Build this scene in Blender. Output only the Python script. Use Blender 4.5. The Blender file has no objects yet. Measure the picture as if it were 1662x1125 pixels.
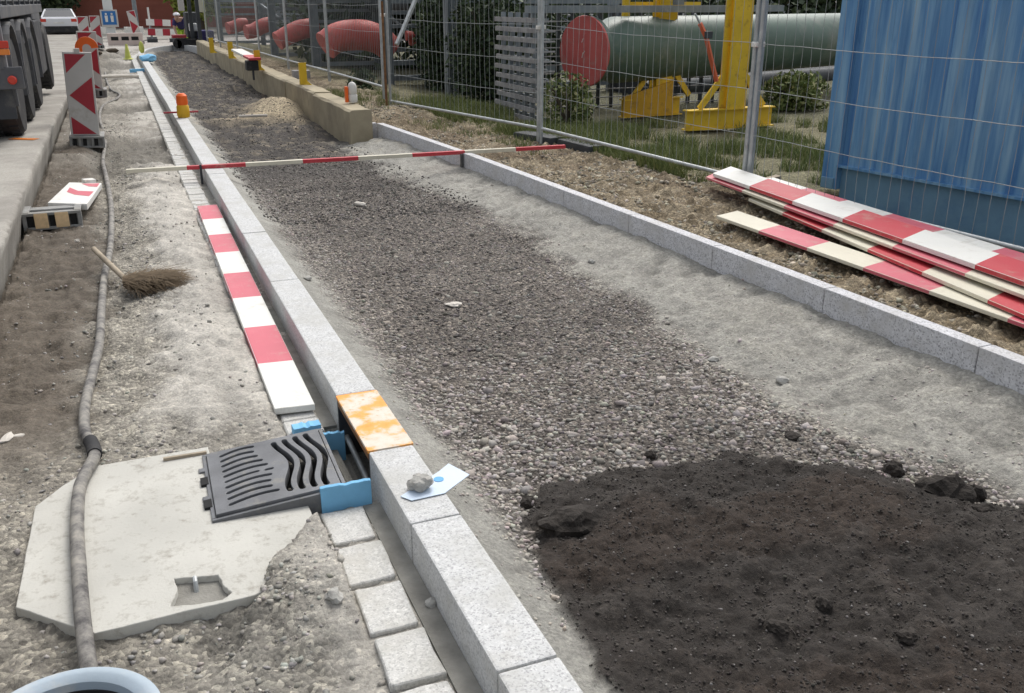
import bpy, bmesh, math, random
import numpy as np
from mathutils import Vector, Matrix
R = math.radians
random.seed(7); RNG = np.random.default_rng(7)
scene = bpy.context.scene
COL = scene.collection

# ------------------------------------------------------------------ camera
EYE = 1.6; PITCH = 20.489; YAW = 22.308; FPX = 1500.0
cd = bpy.data.cameras.new('camera'); cam = bpy.data.objects.new('camera', cd); COL.objects.link(cam)
cam.location = (0, 0, EYE); cam.rotation_euler = (R(90 - PITCH), 0, R(-YAW))
cd.sensor_width = 36; cd.lens = 36 * FPX / 1662; cd.clip_start = .05; cd.clip_end = 2000
scene.camera = cam
# ------------------------------------------------------------------ world, sun, exposure
SUN_EL, SUN_AZ = 52, 38          # azimuth measured from +Y towards +X
w = bpy.data.worlds.new('World'); scene.world = w; w.use_nodes = True
nt = w.node_tree; nt.nodes.clear()
sky = nt.nodes.new('ShaderNodeTexSky'); sky.sky_type = 'NISHITA'; sky.sun_disc = False
sky.sun_elevation = R(SUN_EL); sky.sun_rotation = R(SUN_AZ); sky.air_density = 1.0; sky.dust_density = 4.0; sky.ozone_density = .6
hsv = nt.nodes.new('ShaderNodeHueSaturation'); hsv.inputs['Saturation'].default_value = .28
bg = nt.nodes.new('ShaderNodeBackground'); bg.inputs[1].default_value = .15
wo = nt.nodes.new('ShaderNodeOutputWorld')
nt.links.new(sky.outputs[0], hsv.inputs['Color']); nt.links.new(hsv.outputs[0], bg.inputs[0]); nt.links.new(bg.outputs[0], wo.inputs[0])
sd = bpy.data.lights.new('sun', 'SUN'); sd.energy = 1.0; sd.angle = R(30); sd.color = (1, .965, .91)
so = bpy.data.objects.new('sun', sd); COL.objects.link(so)
so.rotation_euler = (R(90 - SUN_EL), 0, R(180 - SUN_AZ))
scene.view_settings.view_transform = 'Standard'; scene.view_settings.look = 'None'
scene.view_settings.exposure = 0.47; scene.view_settings.gamma = 1; scene.view_settings.use_curve_mapping = False

# ------------------------------------------------------------------ measuring helper: the point at height z seen at a photo position
def at(px, py, z=0.0):
    t, yw = R(PITCH), R(YAW)
    a, b = (px - 831) / FPX, (562.5 - py) / FPX
    fw = Vector((math.sin(yw) * math.cos(t), math.cos(yw) * math.cos(t), -math.sin(t)))
    rt = Vector((math.cos(yw), -math.sin(yw), 0))
    up = Vector((math.sin(yw) * math.sin(t), math.cos(yw) * math.sin(t), math.cos(t)))
    d = fw + rt * a + up * b
    k = (z - EYE) / d.z
    return Vector((d.x * k, d.y * k, z))

# ------------------------------------------------------------------ noise
_T = np.random.default_rng(3).random((256, 256))
def vn(x, y):
    xi = np.floor(x).astype(int); yi = np.floor(y).astype(int)
    fx = x - xi; fy = y - yi; fx = fx * fx * (3 - 2 * fx); fy = fy * fy * (3 - 2 * fy)
    g = lambda i, j: _T[i % 256, j % 256]
    return (g(xi, yi) * (1 - fx) + g(xi + 1, yi) * fx) * (1 - fy) + (g(xi, yi + 1) * (1 - fx) + g(xi + 1, yi + 1) * fx) * fy
def fbm(x, y, s, o=4, seed=0):          # 0..1, s = features per metre
    x = np.asarray(x, float) * s + seed * 17.3; y = np.asarray(y, float) * s + seed * 9.1
    a, r, n = 1.0, 0, 0
    for _ in range(o):
        r = r + a * vn(x, y); n += a; a *= .5; x = x * 2.03 + 5.2; y = y * 2.03 + 1.7
    return r / n
def ss(a, b, x):
    t = np.clip((np.asarray(x, float) - a) / (b - a), 0, 1); return t * t * (3 - 2 * t)

# ------------------------------------------------------------------ materials
MATS = {}
def node_mat(name, rough=.8, metal=0.0, spec=.35):
    m = bpy.data.materials.new(name); m.use_nodes = True
    n = m.node_tree; b = n.nodes['Principled BSDF']
    b.inputs['Roughness'].default_value = rough; b.inputs['Metallic'].default_value = metal
    b.inputs['Specular IOR Level'].default_value = spec
    return m, n, b
def N(n, t, **k):
    x = n.nodes.new(t)
    for a, v in k.items(): setattr(x, a, v)
    return x
def pos(n, scale=(1, 1, 1)):
    g = N(n, 'ShaderNodeNewGeometry'); mp = N(n, 'ShaderNodeMapping'); mp.inputs['Scale'].default_value = scale
    n.links.new(g.outputs['Position'], mp.inputs[0]); return mp.outputs[0]
def noise(n, v, scale, det=4, rough=.6):
    x = N(n, 'ShaderNodeTexNoise'); x.inputs['Scale'].default_value = scale; x.inputs['Detail'].default_value = det
    x.inputs['Roughness'].default_value = rough; n.links.new(v, x.inputs['Vector']); return x.outputs['Fac']
def ramp(n, f, stops):
    r = N(n, 'ShaderNodeValToRGB'); e = r.color_ramp.elements
    while len(e) < len(stops): e.new(.5)
    for i, (p, c) in enumerate(stops):
        e[i].position = p; e[i].color = (*c, 1) if len(c) == 3 else c
    n.links.new(f, r.inputs[0]); return r.outputs[0]
def mix(n, f, a, b, mode='MIX'):
    x = N(n, 'ShaderNodeMix'); x.data_type = 'RGBA'; x.blend_type = mode
    for s, v in ((0, f), (6, a), (7, b)):
        if hasattr(v, 'is_linked'): n.links.new(v, x.inputs[s])
        else: x.inputs[s].default_value = v if s == 0 else ((*v, 1) if len(v) == 3 else v)
    return x.outputs[2]
def bump(n, b, h, dist, strength=.6):
    x = N(n, 'ShaderNodeBump'); x.inputs['Strength'].default_value = strength; x.inputs['Distance'].default_value = dist
    n.links.new(h, x.inputs['Height']); n.links.new(x.outputs[0], b.inputs['Normal'])
def mat(name, col, rough=.8, metal=0, var=.25, vs=3, dirt=None, dirt_amt=.3, ds=6, fine=60, bd=.002, bs=.4, spec=.35):
    """painted or plain material: base colour with broad variation, a dirt layer in patches, fine grain bump"""
    if name in MATS: return MATS[name]
    m, n, b = node_mat(name, rough, metal, spec)
    v = pos(n)
    lo = tuple(c * (1 - var) for c in col); hi = tuple(min(1, c * (1 + var * .5)) for c in col)
    c = ramp(n, noise(n, v, vs, 5), [(.3, lo), (.7, hi)])
    if dirt:
        f = ramp(n, noise(n, v, ds, 6, .7), [(.62 - dirt_amt * .35, (0, 0, 0)), (.78 - dirt_amt * .1, (1, 1, 1))])
        c = mix(n, f, c, dirt)
    n.links.new(c, b.inputs['Base Color'])
    bump(n, b, noise(n, v, fine, 4), bd, bs)
    MATS[name] = m; return m

def granite(name, base, dark, light, fine=1.0):
    m, n, b = node_mat(name, .75); v = pos(n)
    vo = N(n, 'ShaderNodeTexVoronoi'); vo.inputs['Scale'].default_value = 210 * fine; n.links.new(v, vo.inputs['Vector'])
    sep = N(n, 'ShaderNodeSeparateColor'); n.links.new(vo.outputs['Color'], sep.inputs[0])
    g1 = ramp(n, sep.outputs[0], [(.0, dark), (.16, dark), (.24, base), (.7, base), (1, light)])
    vo2 = N(n, 'ShaderNodeTexVoronoi'); vo2.inputs['Scale'].default_value = 90 * fine; n.links.new(v, vo2.inputs['Vector'])
    s2 = N(n, 'ShaderNodeSeparateColor'); n.links.new(vo2.outputs['Color'], s2.inputs[0])
    g2 = ramp(n, s2.outputs[0], [(0, tuple(c * .72 for c in base)), (.3, base), (.8, base), (1, light)])
    c = mix(n, .45, g1, g2)
    c = mix(n, ramp(n, noise(n, v, 5, 6, .7), [(.45, (0, 0, 0)), (.75, (1, 1, 1))]), c, tuple(x * .8 for x in (base[0], base[1] * .98, base[2] * .92)))
    f = ramp(n, noise(n, v, 2.3, 8, .75), [(.56, (0, 0, 0)), (.66, (.4, .4, .4)), (.74, (.75, .75, .75))])
    c = mix(n, f, c, (.44, .42, .38))
    n.links.new(c, b.inputs['Base Color']); bump(n, b, noise(n, v, 180, 5), .003, .5)
    MATS[name] = m; return m
granite('granite_pale', (.54, .545, .54), (.26, .26, .27), (.68, .68, .67))
granite('granite_sawn', (.58, .58, .60), (.16, .16, .17), (.74, .74, .75), .7)
granite('granite_sett', (.55, .545, .52), (.34, .34, .33), (.74, .73, .70))

M = lambda k: MATS[k]
mat('concrete_slab', (.52, .51, .465), .9, var=.14, dirt=(.30, .28, .24), dirt_amt=.28, ds=24, fine=90, bd=.003)
mat('mortar', (.29, .28, .25), .95, var=.35, vs=8, fine=120, bd=.004, bs=.7)
mat('wall_render', (.40, .345, .24), .9, var=.25, vs=2, dirt=(.22, .19, .14), dirt_amt=.4, ds=1.5, fine=40, bd=.006)
mat('cast_iron', (.165, .17, .18), .55, metal=.35, var=.3, vs=8, dirt=(.24, .23, .20), dirt_amt=.22, ds=14, fine=160, bd=.0015)
mat('cast_iron_dark', (.03, .03, .032), .7, metal=.2)
mat('galvanised', (.46, .48, .48), .5, metal=.45, var=.25, vs=12, fine=80, bd=.0006)
mat('wire_zinc', (.33, .35, .35), .5, metal=.3, var=.2)
mat('rust_steel', (.22, .11, .05), .85, var=.5, vs=15)
mat('blue_foam', (.21, .50, .76), .8, var=.12, vs=10, fine=200, bd=.001)
mat('black_rubber', (.028, .028, .03), .8, var=.3, vs=5, dirt=(.10, .095, .085), dirt_amt=.3, ds=4)
mat('dark_metal', (.06, .063, .07), .6, metal=.2, dirt=(.16, .15, .13), dirt_amt=.3, ds=3)
mat('truck_grey', (.105, .108, .118), .55, var=.3, dirt=(.15, .14, .12), dirt_amt=.35, ds=3)
mat('truck_pale', (.20, .20, .21), .6, dirt=(.22, .20, .17), dirt_amt=.3, ds=3)
mat('red_lens', (.55, .04, .02), .25, var=.1, spec=.6)
mat('orange_lens', (.75, .22, .03), .3, var=.1, spec=.6)
mat('orange_plastic', (.90, .15, .02), .5, var=.08)
mat('amber_plastic', (.72, .42, .03), .45, var=.1)
mat('pale_orange', (.85, .62, .36), .6, var=.15, vs=30)
mat('white_plastic', (.74, .73, .69), .5, var=.08, dirt=(.45, .42, .36), dirt_amt=.2)
mat('sign_grey', (.55, .53, .50), .5, var=.1, dirt=(.40, .37, .32), dirt_amt=.2)
mat('sign_red', (.38, .03, .045), .45, var=.1)
mat('recycled_grey', (.30, .30, .29), .85, var=.3, vs=10, dirt=(.30, .28, .24), dirt_amt=.3)
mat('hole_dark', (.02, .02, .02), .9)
mat('yellow_paint', (.72, .47, .03), .5, var=.12, vs=4, dirt=(.30, .17, .04), dirt_amt=.18, ds=9)
mat('yellow_shade_paint', (.62, .36, .03), .6, var=.2, dirt=(.20, .12, .04), dirt_amt=.3)  # darker copy of yellow_paint, with the shade under the pipe in its colour
mat('red_pipe_paint', (.54, .11, .095), .55, var=.2, vs=2, dirt=(.26, .10, .08), dirt_amt=.3, ds=4)
mat('disc_red', (.52, .11, .10), .6, var=.15, dirt=(.40, .20, .17), dirt_amt=.2, ds=8)
mat('green_pipe_paint', (.09, .14, .11), .45, var=.2, vs=1.2, dirt=(.19, .21, .18), dirt_amt=.35, ds=2)
mat('rack_steel', (.22, .25, .27), .6, metal=.2, var=.25, dirt=(.30, .31, .30), dirt_amt=.3)
mat('rack_dark', (.06, .065, .07), .7, metal=.1, var=.3)
mat('slat_steel', (.34, .33, .33), .7, var=.3, vs=5, dirt=(.18, .17, .16), dirt_amt=.3)
mat('strap_orange', (.60, .13, .06), .8, var=.2)
mat('brick_red', (.34, .12, .085), .9, var=.2, vs=.6, fine=20)
mat('white_wall', (.68, .70, .69), .8, var=.1, vs=.5)
mat('glass_dark', (.03, .035, .04), .1, var=.1, spec=.8)
mat('car_white', (.70, .71, .74), .25, var=.03, spec=.6)
mat('plate_white', (.7, .7, .68), .5)
mat('timber', (.38, .32, .24), .85, var=.3, vs=10, fine=60)
mat('straw_brown', (.17, .125, .078), .9, var=.45, vs=30)
mat('bark', (.09, .07, .05), .9, var=.3)
mat('sky_blue_sign', (.03, .16, .42), .4, var=.05)
mat('paper_pale', (.58, .68, .80), .6, var=.08)
mat('paper_blue', (.10, .36, .68), .5, var=.05)
mat('pink_white', (.62, .52, .47), .7, var=.12)
mat('skin', (.48, .30, .22), .6); mat('cloth_navy', (.045, .04, .13), .9); mat('cloth_lime', (.42, .62, .06), .8); mat('cap_white', (.7, .7, .72), .8)
mat('moss_yellow', (.52, .55, .12), .6)
mat('tub_blue', (.36, .43, .49), .45, var=.12, vs=6, dirt=(.55, .54, .50), dirt_amt=.45, ds=8)
mat('debris_white', (.62, .58, .52), .9)
mat('soil_clod', (.040, .034, .029), .95, var=.45, vs=20, fine=60, bd=.01, bs=1)
mat('stone_grey', (.42, .41, .38), .9, var=.35, vs=30, fine=60, bd=.006, bs=.8)

def wood_paint(name, col, wear, amt):
    m, n, b = node_mat(name, .5); v = pos(n); vs = pos(n, (60, 3, 60))
    c = ramp(n, noise(n, v, 2.5, 4), [(.3, tuple(x * .9 for x in col)), (.7, col)])
    f = ramp(n, noise(n, vs, 1.0, 6, .75), [(.66 - amt * .2, (0, 0, 0)), (.82, (1, 1, 1))])
    f2 = ramp(n, noise(n, v, 9, 5, .7), [(.5, (0, 0, 0)), (.72, (.65, .65, .65))])
    c = mix(n, f, c, wear); c = mix(n, f2, c, tuple(.75 * x + .25 * y for x, y in zip(col, wear)))
    f3 = ramp(n, noise(n, v, 5.5, 8, .78), [(.54, (0, 0, 0)), (.64, (.35, .35, .35)), (.74, (.75, .75, .75))])
    c = mix(n, f3, c, (.42, .37, .29))
    f4 = ramp(n, noise(n, v, 70, 4, .7), [(.66, (0, 0, 0)), (.72, (.7, .7, .7))]); c = mix(n, f4, c, (.36, .31, .24))
    n.links.new(c, b.inputs['Base Color']); bump(n, b, noise(n, vs, 1.0, 5), .001, .35)
    MATS[name] = m
wood_paint('plank_red', (.54, .045, .06), (.44, .17, .15), .25)
wood_paint('plank_pink', (.60, .12, .16), (.62, .30, .30), .25)
wood_paint('plank_white', (.78, .775, .73), (.58, .55, .46), .2)
wood_paint('plank_cream', (.70, .66, .53), (.50, .45, .34), .3)

def rusty_plate():
    m, n, b = node_mat('painted_plate', .55); v = pos(n)
    f = noise(n, v, 9, 5, .6)
    c = ramp(n, f, [(.30, (.85, .30, .03)), (.44, (.80, .36, .08)), (.52, (.62, .53, .42)), (.62, (.66, .60, .52)), (.75, (.66, .36, .12))])
    c = mix(n, ramp(n, noise(n, v, 45, 4), [(.6, (0, 0, 0)), (.75, (1, 1, 1))]), c, (.48, .30, .12))
    n.links.new(c, b.inputs['Base Color']); bump(n, b, f, .001, .3); MATS['painted_plate'] = m
rusty_plate()
def hose_mat():
    m, n, b = node_mat('hose_rubber', .75); v = pos(n)
    c = ramp(n, noise(n, v, 14, 6, .7), [(.36, (.075, .07, .07)), (.5, (.20, .19, .175)), (.66, (.33, .31, .27))])
    n.links.new(c, b.inputs['Base Color']); bump(n, b, noise(n, v, 60, 4), .002, .4); MATS['hose_rubber'] = m
hose_mat()
def container_mat():
    m, n, b = node_mat('container_blue', .5); v = pos(n); vs = pos(n, (9, 9, .7))
    c = ramp(n, noise(n, vs, 1.0, 4), [(.33, (.06, .18, .40)), (.48, (.12, .28, .49)), (.60, (.21, .38, .55)), (.72, (.30, .46, .59))])
    f = ramp(n, noise(n, v, 5, 6, .7), [(.68, (0, 0, 0)), (.74, (.8, .8, .8))])
    c = mix(n, f, c, (.04, .12, .30))
    f = ramp(n, noise(n, v, 2.2, 7, .75), [(.70, (0, 0, 0)), (.73, (1, 1, 1))])
    c = mix(n, f, c, (.16, .10, .07))
    f = ramp(n, noise(n, v, 18, 6, .75), [(.66, (0, 0, 0)), (.72, (.6, .6, .6))]); c = mix(n, f, c, (.22, .33, .42))
    n.links.new(c, b.inputs['Base Color']); bump(n, b, noise(n, v, 30, 4), .001, .3); MATS['container_blue'] = m
container_mat()
mat('container_faded', (.17, .31, .44), .6, var=.12, vs=3, dirt=(.09, .20, .36), dirt_amt=.35, ds=2)
def leaf_mat(name, a, b_, c_):
    m, n, b = node_mat(name, .7); g = N(n, 'ShaderNodeAttribute'); g.attribute_name = 'rnd'
    c = ramp(n, g.outputs['Fac'], [(0, a), (.5, b_), (1, c_)])
    n.links.new(c, b.inputs['Base Color']); MATS[name] = m
leaf_mat('leaf_dark', (.015, .028, .013), (.04, .065, .028), (.09, .12, .05))
leaf_mat('grass_green', (.07, .10, .03), (.16, .20, .06), (.34, .32, .15))
leaf_mat('leaf_lime', (.09, .12, .02), (.20, .24, .04), (.34, .36, .08))

def ground_mat():
    m, n, b = node_mat('site_ground', .95); v = pos(n)
    a = N(n, 'ShaderNodeAttribute'); a.attribute_name = 'albedo'
    p = N(n, 'ShaderNodeAttribute'); p.attribute_name = 'pebbly'
    vo = N(n, 'ShaderNodeTexVoronoi'); vo.inputs['Scale'].default_value = 62; n.links.new(v, vo.inputs['Vector'])
    sp = N(n, 'ShaderNodeSeparateColor'); n.links.new(vo.outputs['Color'], sp.inputs[0])
    peb = ramp(n, sp.outputs[0], [(0, (.45, .44, .43)), (.6, (.95, .94, .93)), (.9, (1.6, 1.58, 1.5)), (1, (2.3, 2.25, 2.15))])
    grain = ramp(n, noise(n, v, 70, 6, .75), [(.3, (.62, .61, .60)), (.5, (1, 1, 1)), (.72, (1.35, 1.34, 1.30))])
    pc = mix(n, p.outputs['Fac'], (1, 1, 1), peb)
    c = mix(n, 1.0, a.outputs['Color'], grain, 'MULTIPLY'); c = mix(n, 1.0, c, pc, 'MULTIPLY')
    n.links.new(c, b.inputs['Base Color'])
    mt = N(n, 'ShaderNodeMath'); mt.operation = 'MULTIPLY'; n.links.new(vo.outputs['Distance'], mt.inputs[0]); mt.inputs[1].default_value = -1.2
    m2 = N(n, 'ShaderNodeMath'); m2.operation = 'MULTIPLY'; n.links.new(mt.outputs[0], m2.inputs[0]); n.links.new(p.outputs['Fac'], m2.inputs[1])
    m3 = N(n, 'ShaderNodeMath'); m3.operation = 'ADD'; n.links.new(m2.outputs[0], m3.inputs[0]); n.links.new(noise(n, v, 55, 7, .75), m3.inputs[1])
    bump(n, b, m3.outputs[0], .018, .8); MATS['site_ground'] = m
ground_mat()
def stone_mat():
    m, n, b = node_mat('loose_stone', .9); v = pos(n)
    a = N(n, 'ShaderNodeAttribute'); a.attribute_name = 'albedo'
    g = ramp(n, noise(n, v, 130, 3), [(.3, (.8, .8, .8)), (.7, (1.12, 1.12, 1.1))])
    n.links.new(mix(n, 1.0, a.outputs['Color'], g, 'MULTIPLY'), b.inputs['Base Color']); MATS['loose_stone'] = m
stone_mat()
def road_mat():
    m, n, b = node_mat('road_concrete', .9); v = pos(n)
    c = ramp(n, noise(n, v, 1.1, 7, .72), [(.3, (.20, .185, .16)), (.47, (.30, .28, .25)), (.56, (.38, .36, .32)), (.7, (.42, .40, .36))])
    c = mix(n, ramp(n, noise(n, v, 60, 5, .8), [(.35, (.6, .6, .6)), (.65, (0, 0, 0))]), c, (.20, .19, .17))
    n.links.new(c, b.inputs['Base Color']); bump(n, b, noise(n, v, 45, 6, .7), .006, .5); MATS['road_concrete'] = m
road_mat()

# ------------------------------------------------------------------ mesh builder
class MB:
    def __init__(s): s.v = []; s.f = []; s.m = []
    def add(s, vs, fs, mi=0):
        o = len(s.v); s.v += [tuple(v) for v in vs]; s.f += [tuple(i + o for i in f) for f in fs]
        s.m += list(mi) if isinstance(mi, (list, tuple)) else [mi] * len(fs)
        return s
    def hexa(s, p, mi=0):          # p: 4 bottom (ccw) + 4 top
        return s.add(p, [(3, 2, 1, 0), (4, 5, 6, 7), (0, 1, 5, 4), (1, 2, 6, 5), (2, 3, 7, 6), (3, 0, 4, 7)], mi)
    def box(s, x0, x1, y0, y1, z0, z1, mi=0, rz=0, c=None):
        p = [(x0, y0, z0), (x1, y0, z0), (x1, y1, z0), (x0, y1, z0), (x0, y0, z1), (x1, y0, z1), (x1, y1, z1), (x0, y1, z1)]
        if rz:
            cx, cy = c if c else ((x0 + x1) / 2, (y0 + y1) / 2); ca, sa = math.cos(rz), math.sin(rz)
            p = [(cx + (x - cx) * ca - (y - cy) * sa, cy + (x - cx) * sa + (y - cy) * ca, z) for x, y, z in p]
        return s.hexa(p, mi)
    def beam(s, a, b, wd, ht, mi=0, up=(0, 0, 1)):   # rectangular bar from a to b, centred
        a, b = Vector(a), Vector(b); d = (b - a).normalized(); u = Vector(up)
        if abs(d.dot(u)) > .98: u = Vector((0, 1, 0))
        r = d.cross(u).normalized() * wd / 2; q = r.cross(d).normalized() * ht / 2
        return s.hexa([a - r - q, a + r - q, b + r - q, b - r - q, a - r + q, a + r + q, b + r + q, b - r + q], mi)
    def tube(s, pts, rad, n=8, mi=0, cap=True):
        pts = [Vector(p) for p in pts]; rs = rad if isinstance(rad, (list, tuple)) else [rad] * len(pts)
        rings = []; ref = None
        for i, p in enumerate(pts):
            d = (pts[min(i + 1, len(pts) - 1)] - pts[max(i - 1, 0)])
            if d.length < 1e-9: d = Vector((0, 0, 1))
            d.normalize()
            if ref is None: ref = Vector((0, 0, 1)) if abs(d.z) < .9 else Vector((0, 1, 0))
            u = d.cross(ref).normalized(); vv = u.cross(d).normalized(); ref = vv
            rings.append([p + (u * math.cos(2 * math.pi * k / n) + vv * math.sin(2 * math.pi * k / n)) * rs[i] for k in range(n)])
        vs = [q for r in rings for q in r]; fs = []
        for i in range(len(pts) - 1):
            for k in range(n):
                fs.append((i * n + k, i * n + (k + 1) % n, (i + 1) * n + (k + 1) % n, (i + 1) * n + k))
        if cap: fs.append(tuple(range(n))[::-1]); fs.append(tuple(range((len(pts) - 1) * n, len(pts) * n)))
        return s.add(vs, fs, mi)
    def lathe(s, c, prof, n=24, mi=0, axis=(0, 0, 1)):   # prof: (radius, height)
        ax = Vector(axis).normalized(); ref = Vector((1, 0, 0)) if abs(ax.x) < .9 else Vector((0, 1, 0))
        u = ax.cross(ref).normalized(); v = ax.cross(u); c = Vector(c); vs = []; fs = []
        for r, hh in prof:
            for k in range(n):
                a = 2 * math.pi * k / n; vs.append(c + ax * hh + (u * math.cos(a) + v * math.sin(a)) * r)
        for i in range(len(prof) - 1):
            for k in range(n): fs.append((i * n + k, i * n + (k + 1) % n, (i + 1) * n + (k + 1) % n, (i + 1) * n + k))
        fs.append(tuple(range(n))[::-1]); fs.append(tuple(range((len(prof) - 1) * n, len(prof) * n)))
        return s.add(vs, fs, mi)
    def prism(s, poly, z0, z1, mi=0):
        n = len(poly); vs = [(x, y, z0) for x, y in poly] + [(x, y, z1) for x, y in poly]
        fs = [tuple(range(n))[::-1], tuple(range(n, 2 * n))] + [(k, (k + 1) % n, n + (k + 1) % n, n + k) for k in range(n)]
        return s.add(vs, fs, mi)
    def build(s, name, mats, parent=None, smooth=False, bevel=0, seg=2):
        me = bpy.data.meshes.new(name); off = Vector((0, 0, 0)); q = parent
        while q: off += q.location; q = q.parent
        me.from_pydata([tuple(Vector(v) - off) for v in s.v], [], s.f)
        ms = mats if isinstance(mats, (list, tuple)) else [mats]
        for m in ms: me.materials.append(MATS[m] if isinstance(m, str) else m)
        me.polygons.foreach_set('material_index', s.m)
        bm = bmesh.new(); bm.from_mesh(me); bmesh.ops.recalc_face_normals(bm, faces=bm.faces)
        if bevel:
            es = [e for e in bm.edges if len(e.link_faces) == 2 and e.calc_face_angle(0) > .6]
            bmesh.ops.bevel(bm, geom=es, offset=bevel, segments=seg, profile=.6, affect='EDGES', clamp_overlap=True)
        bm.to_mesh(me); bm.free()
        if smooth:
            me.polygons.foreach_set('use_smooth', [True] * len(me.polygons))
            me.set_sharp_from_angle(angle=R(38))
        o = bpy.data.objects.new(name, me); COL.objects.link(o)
        if parent: o.parent = parent
        return o
def tag(o, label, cat, group=None):
    o['label'] = label; o['category'] = cat
    if group: o['group'] = group
    return o
def thing(name, label, cat, loc=(0, 0, 0), group=None):
    o = bpy.data.objects.new(name, None); COL.objects.link(o); o.location = loc; o.empty_display_size = .1
    return tag(o, label, cat, group)
def copy_tree(o, parent=None):
    c = o.copy(); COL.objects.link(c); c.parent = parent
    for ch in list(o.children): copy_tree(ch, c)
    return c
def structure(o): o['kind'] = 'structure'; return o
def stuff(o, label=None, cat=None):
    o['kind'] = 'stuff'
    if label: o['label'] = label; o['category'] = cat
    return o
def np_mesh(name, V, F, mats, attrs=None, smooth=False, parent=None):
    me = bpy.data.meshes.new(name); k = F.shape[1]
    me.vertices.add(len(V)); me.vertices.foreach_set('co', V.astype(np.float32).ravel())
    me.loops.add(F.size); me.loops.foreach_set('vertex_index', F.astype(np.int32).ravel())
    me.polygons.add(len(F)); me.polygons.foreach_set('loop_start', np.arange(0, F.size, k, dtype=np.int32))
    me.polygons.foreach_set('loop_total', np.full(len(F), k, dtype=np.int32))
    if smooth: me.polygons.foreach_set('use_smooth', np.ones(len(F), bool))
    me.update(calc_edges=True)
    for nm, (typ, arr) in (attrs or {}).items():
        a = me.attributes.new(nm, typ, 'POINT')
        if typ == 'FLOAT_COLOR': a.data.foreach_set('color', np.c_[arr, np.ones(len(arr))].astype(np.float32).ravel())
        else: a.data.foreach_set('value', arr.astype(np.float32))
    me.materials.append(MATS[mats])
    o = bpy.data.objects.new(name, me); COL.objects.link(o)
    if parent: o.parent = parent
    return o

# ------------------------------------------------------------------ terrain
def smin_poly(x, y, poly):      # signed distance, positive inside
    x = np.asarray(x, float); y = np.asarray(y, float)
    d = np.full(x.shape, 1e9); ins = np.zeros(x.shape, bool); n = len(poly)
    for i in range(n):
        ax, ay = poly[i]; bx, by = poly[(i + 1) % n]; ex, ey = bx - ax, by - ay
        t = np.clip(((x - ax) * ex + (y - ay) * ey) / (ex * ex + ey * ey), 0, 1)
        d = np.minimum(d, np.hypot(x - ax - t * ex, y - ay - t * ey))
        c = ((ay > y) != (by > y)) & (x < (bx - ax) * (y - ay) / (by - ay + 1e-12) + ax); ins ^= c
    return np.where(ins, d, -d)
SOIL = [(.90, 1.2), (.925, 1.6), (.965, 1.9), (1.01, 2.3), (1.12, 2.66), (1.27, 2.80), (1.6, 2.80), (2.07, 2.76), (2.5, 2.38), (2.63, 2.06), (3.1, 1.75), (3.2, 1.2), (3.3, -2), (.9, -2)]
RKX = [(-3, 3.42), (0, 3.41), (2.5, 3.38), (5.15, 3.29), (7.35, 3.19), (8.87, 3.12), (11.3, 2.95), (12, 2.9), (40, 2.8), (200, 2.8)]
def rkx(y): return np.interp(y, [a for a, b in RKX], [b for a, b in RKX])
LKX = [(-3, .64), (31, .64), (33, .72), (35, .98), (36.6, 1.38), (37.4, 1.9), (200, 60)]
def lkx(y): return np.interp(y, [a for a, b in LKX], [b for a, b in LKX])
def road_z(y): return np.interp(y, [-5, 13, 20, 32, 300], [.27, .27, .13, .03, .012])
def zones(x, y):
    x = np.asarray(x, float); y = np.asarray(y, float)
    n1 = fbm(x, y, 2.2, 5, 1) - .5; n2 = fbm(x, y, 9, 4, 2) - .5; n3 = fbm(x, y, 30, 3, 3) - .5
    lx = lkx(y); rx = rkx(y)
    far = ss(37.2, 38.2, y + n1 * .3)
    left = (x < lx).astype(float); right = (x > rx + .02).astype(float); bed = (1 - left) * (1 - right)
    soil = ss(-.012, .03, smin_poly(x, y, SOIL) + n2 * .10 + n3 * .05 + n1 * .08)
    # bed haunches (mortar skirts)
    wl = .42 + .10 * n1 + .12 * n2
    hl = bed * (1 - ss(wl - .16, wl + .04, x - lx))
    wr = np.interp(y, [0, 2.4, 3.1, 3.8, 4.8, 6.3, 9.9, 11.4], [.60, .64, .76, .76, .62, .50, .58, .55]) + .28 * n1 + .18 * n2
    hr = bed * (1 - ss(wr - .12, wr + .10, rx - x)) * (1 - ss(11.4, 11.9, y))
    darkbed = bed * ss(8.0, 10.5, y + n1 * 3)
    # left strip
    hz = left * ss(-.08, .16, x + n1 * .35 + n2 * .18) * ss(3.0, 3.7, y + n1 * .6)
    hz = np.maximum(hz, left * ss(10.0, 12.5, y + n1 * 4) * ss(-.5, -.1, x + n1 * .5) * .4)
    hz = np.maximum(hz, left * ss(.22, .40, x + n2 * .2) * .75)
    brown = left * (1 - ss(-.42, -.16, x + n1 * .35 + n2 * .15)) * ss(3.0, 4.2, y + n1)
    pale = left * (1 - ss(2.4, 2.9, y + n1 * .5)) * ss(-.15, .1, x + n1 * .3)
    pit = left * (ss(.45, .62, fbm(x, y, .9, 3, 8)) * ss(9, 11, y) * ss(-.5, -.3, x) * (1 - ss(.35, .5, x)))
    return dict(n1=n1, n2=n2, n3=n3, far=far, left=left, right=right, bed=bed, soil=soil, hl=hl, hr=hr, darkbed=darkbed, hz=hz, brown=brown, pale=pale, pit=pit, lx=lx, rx=rx)
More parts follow.
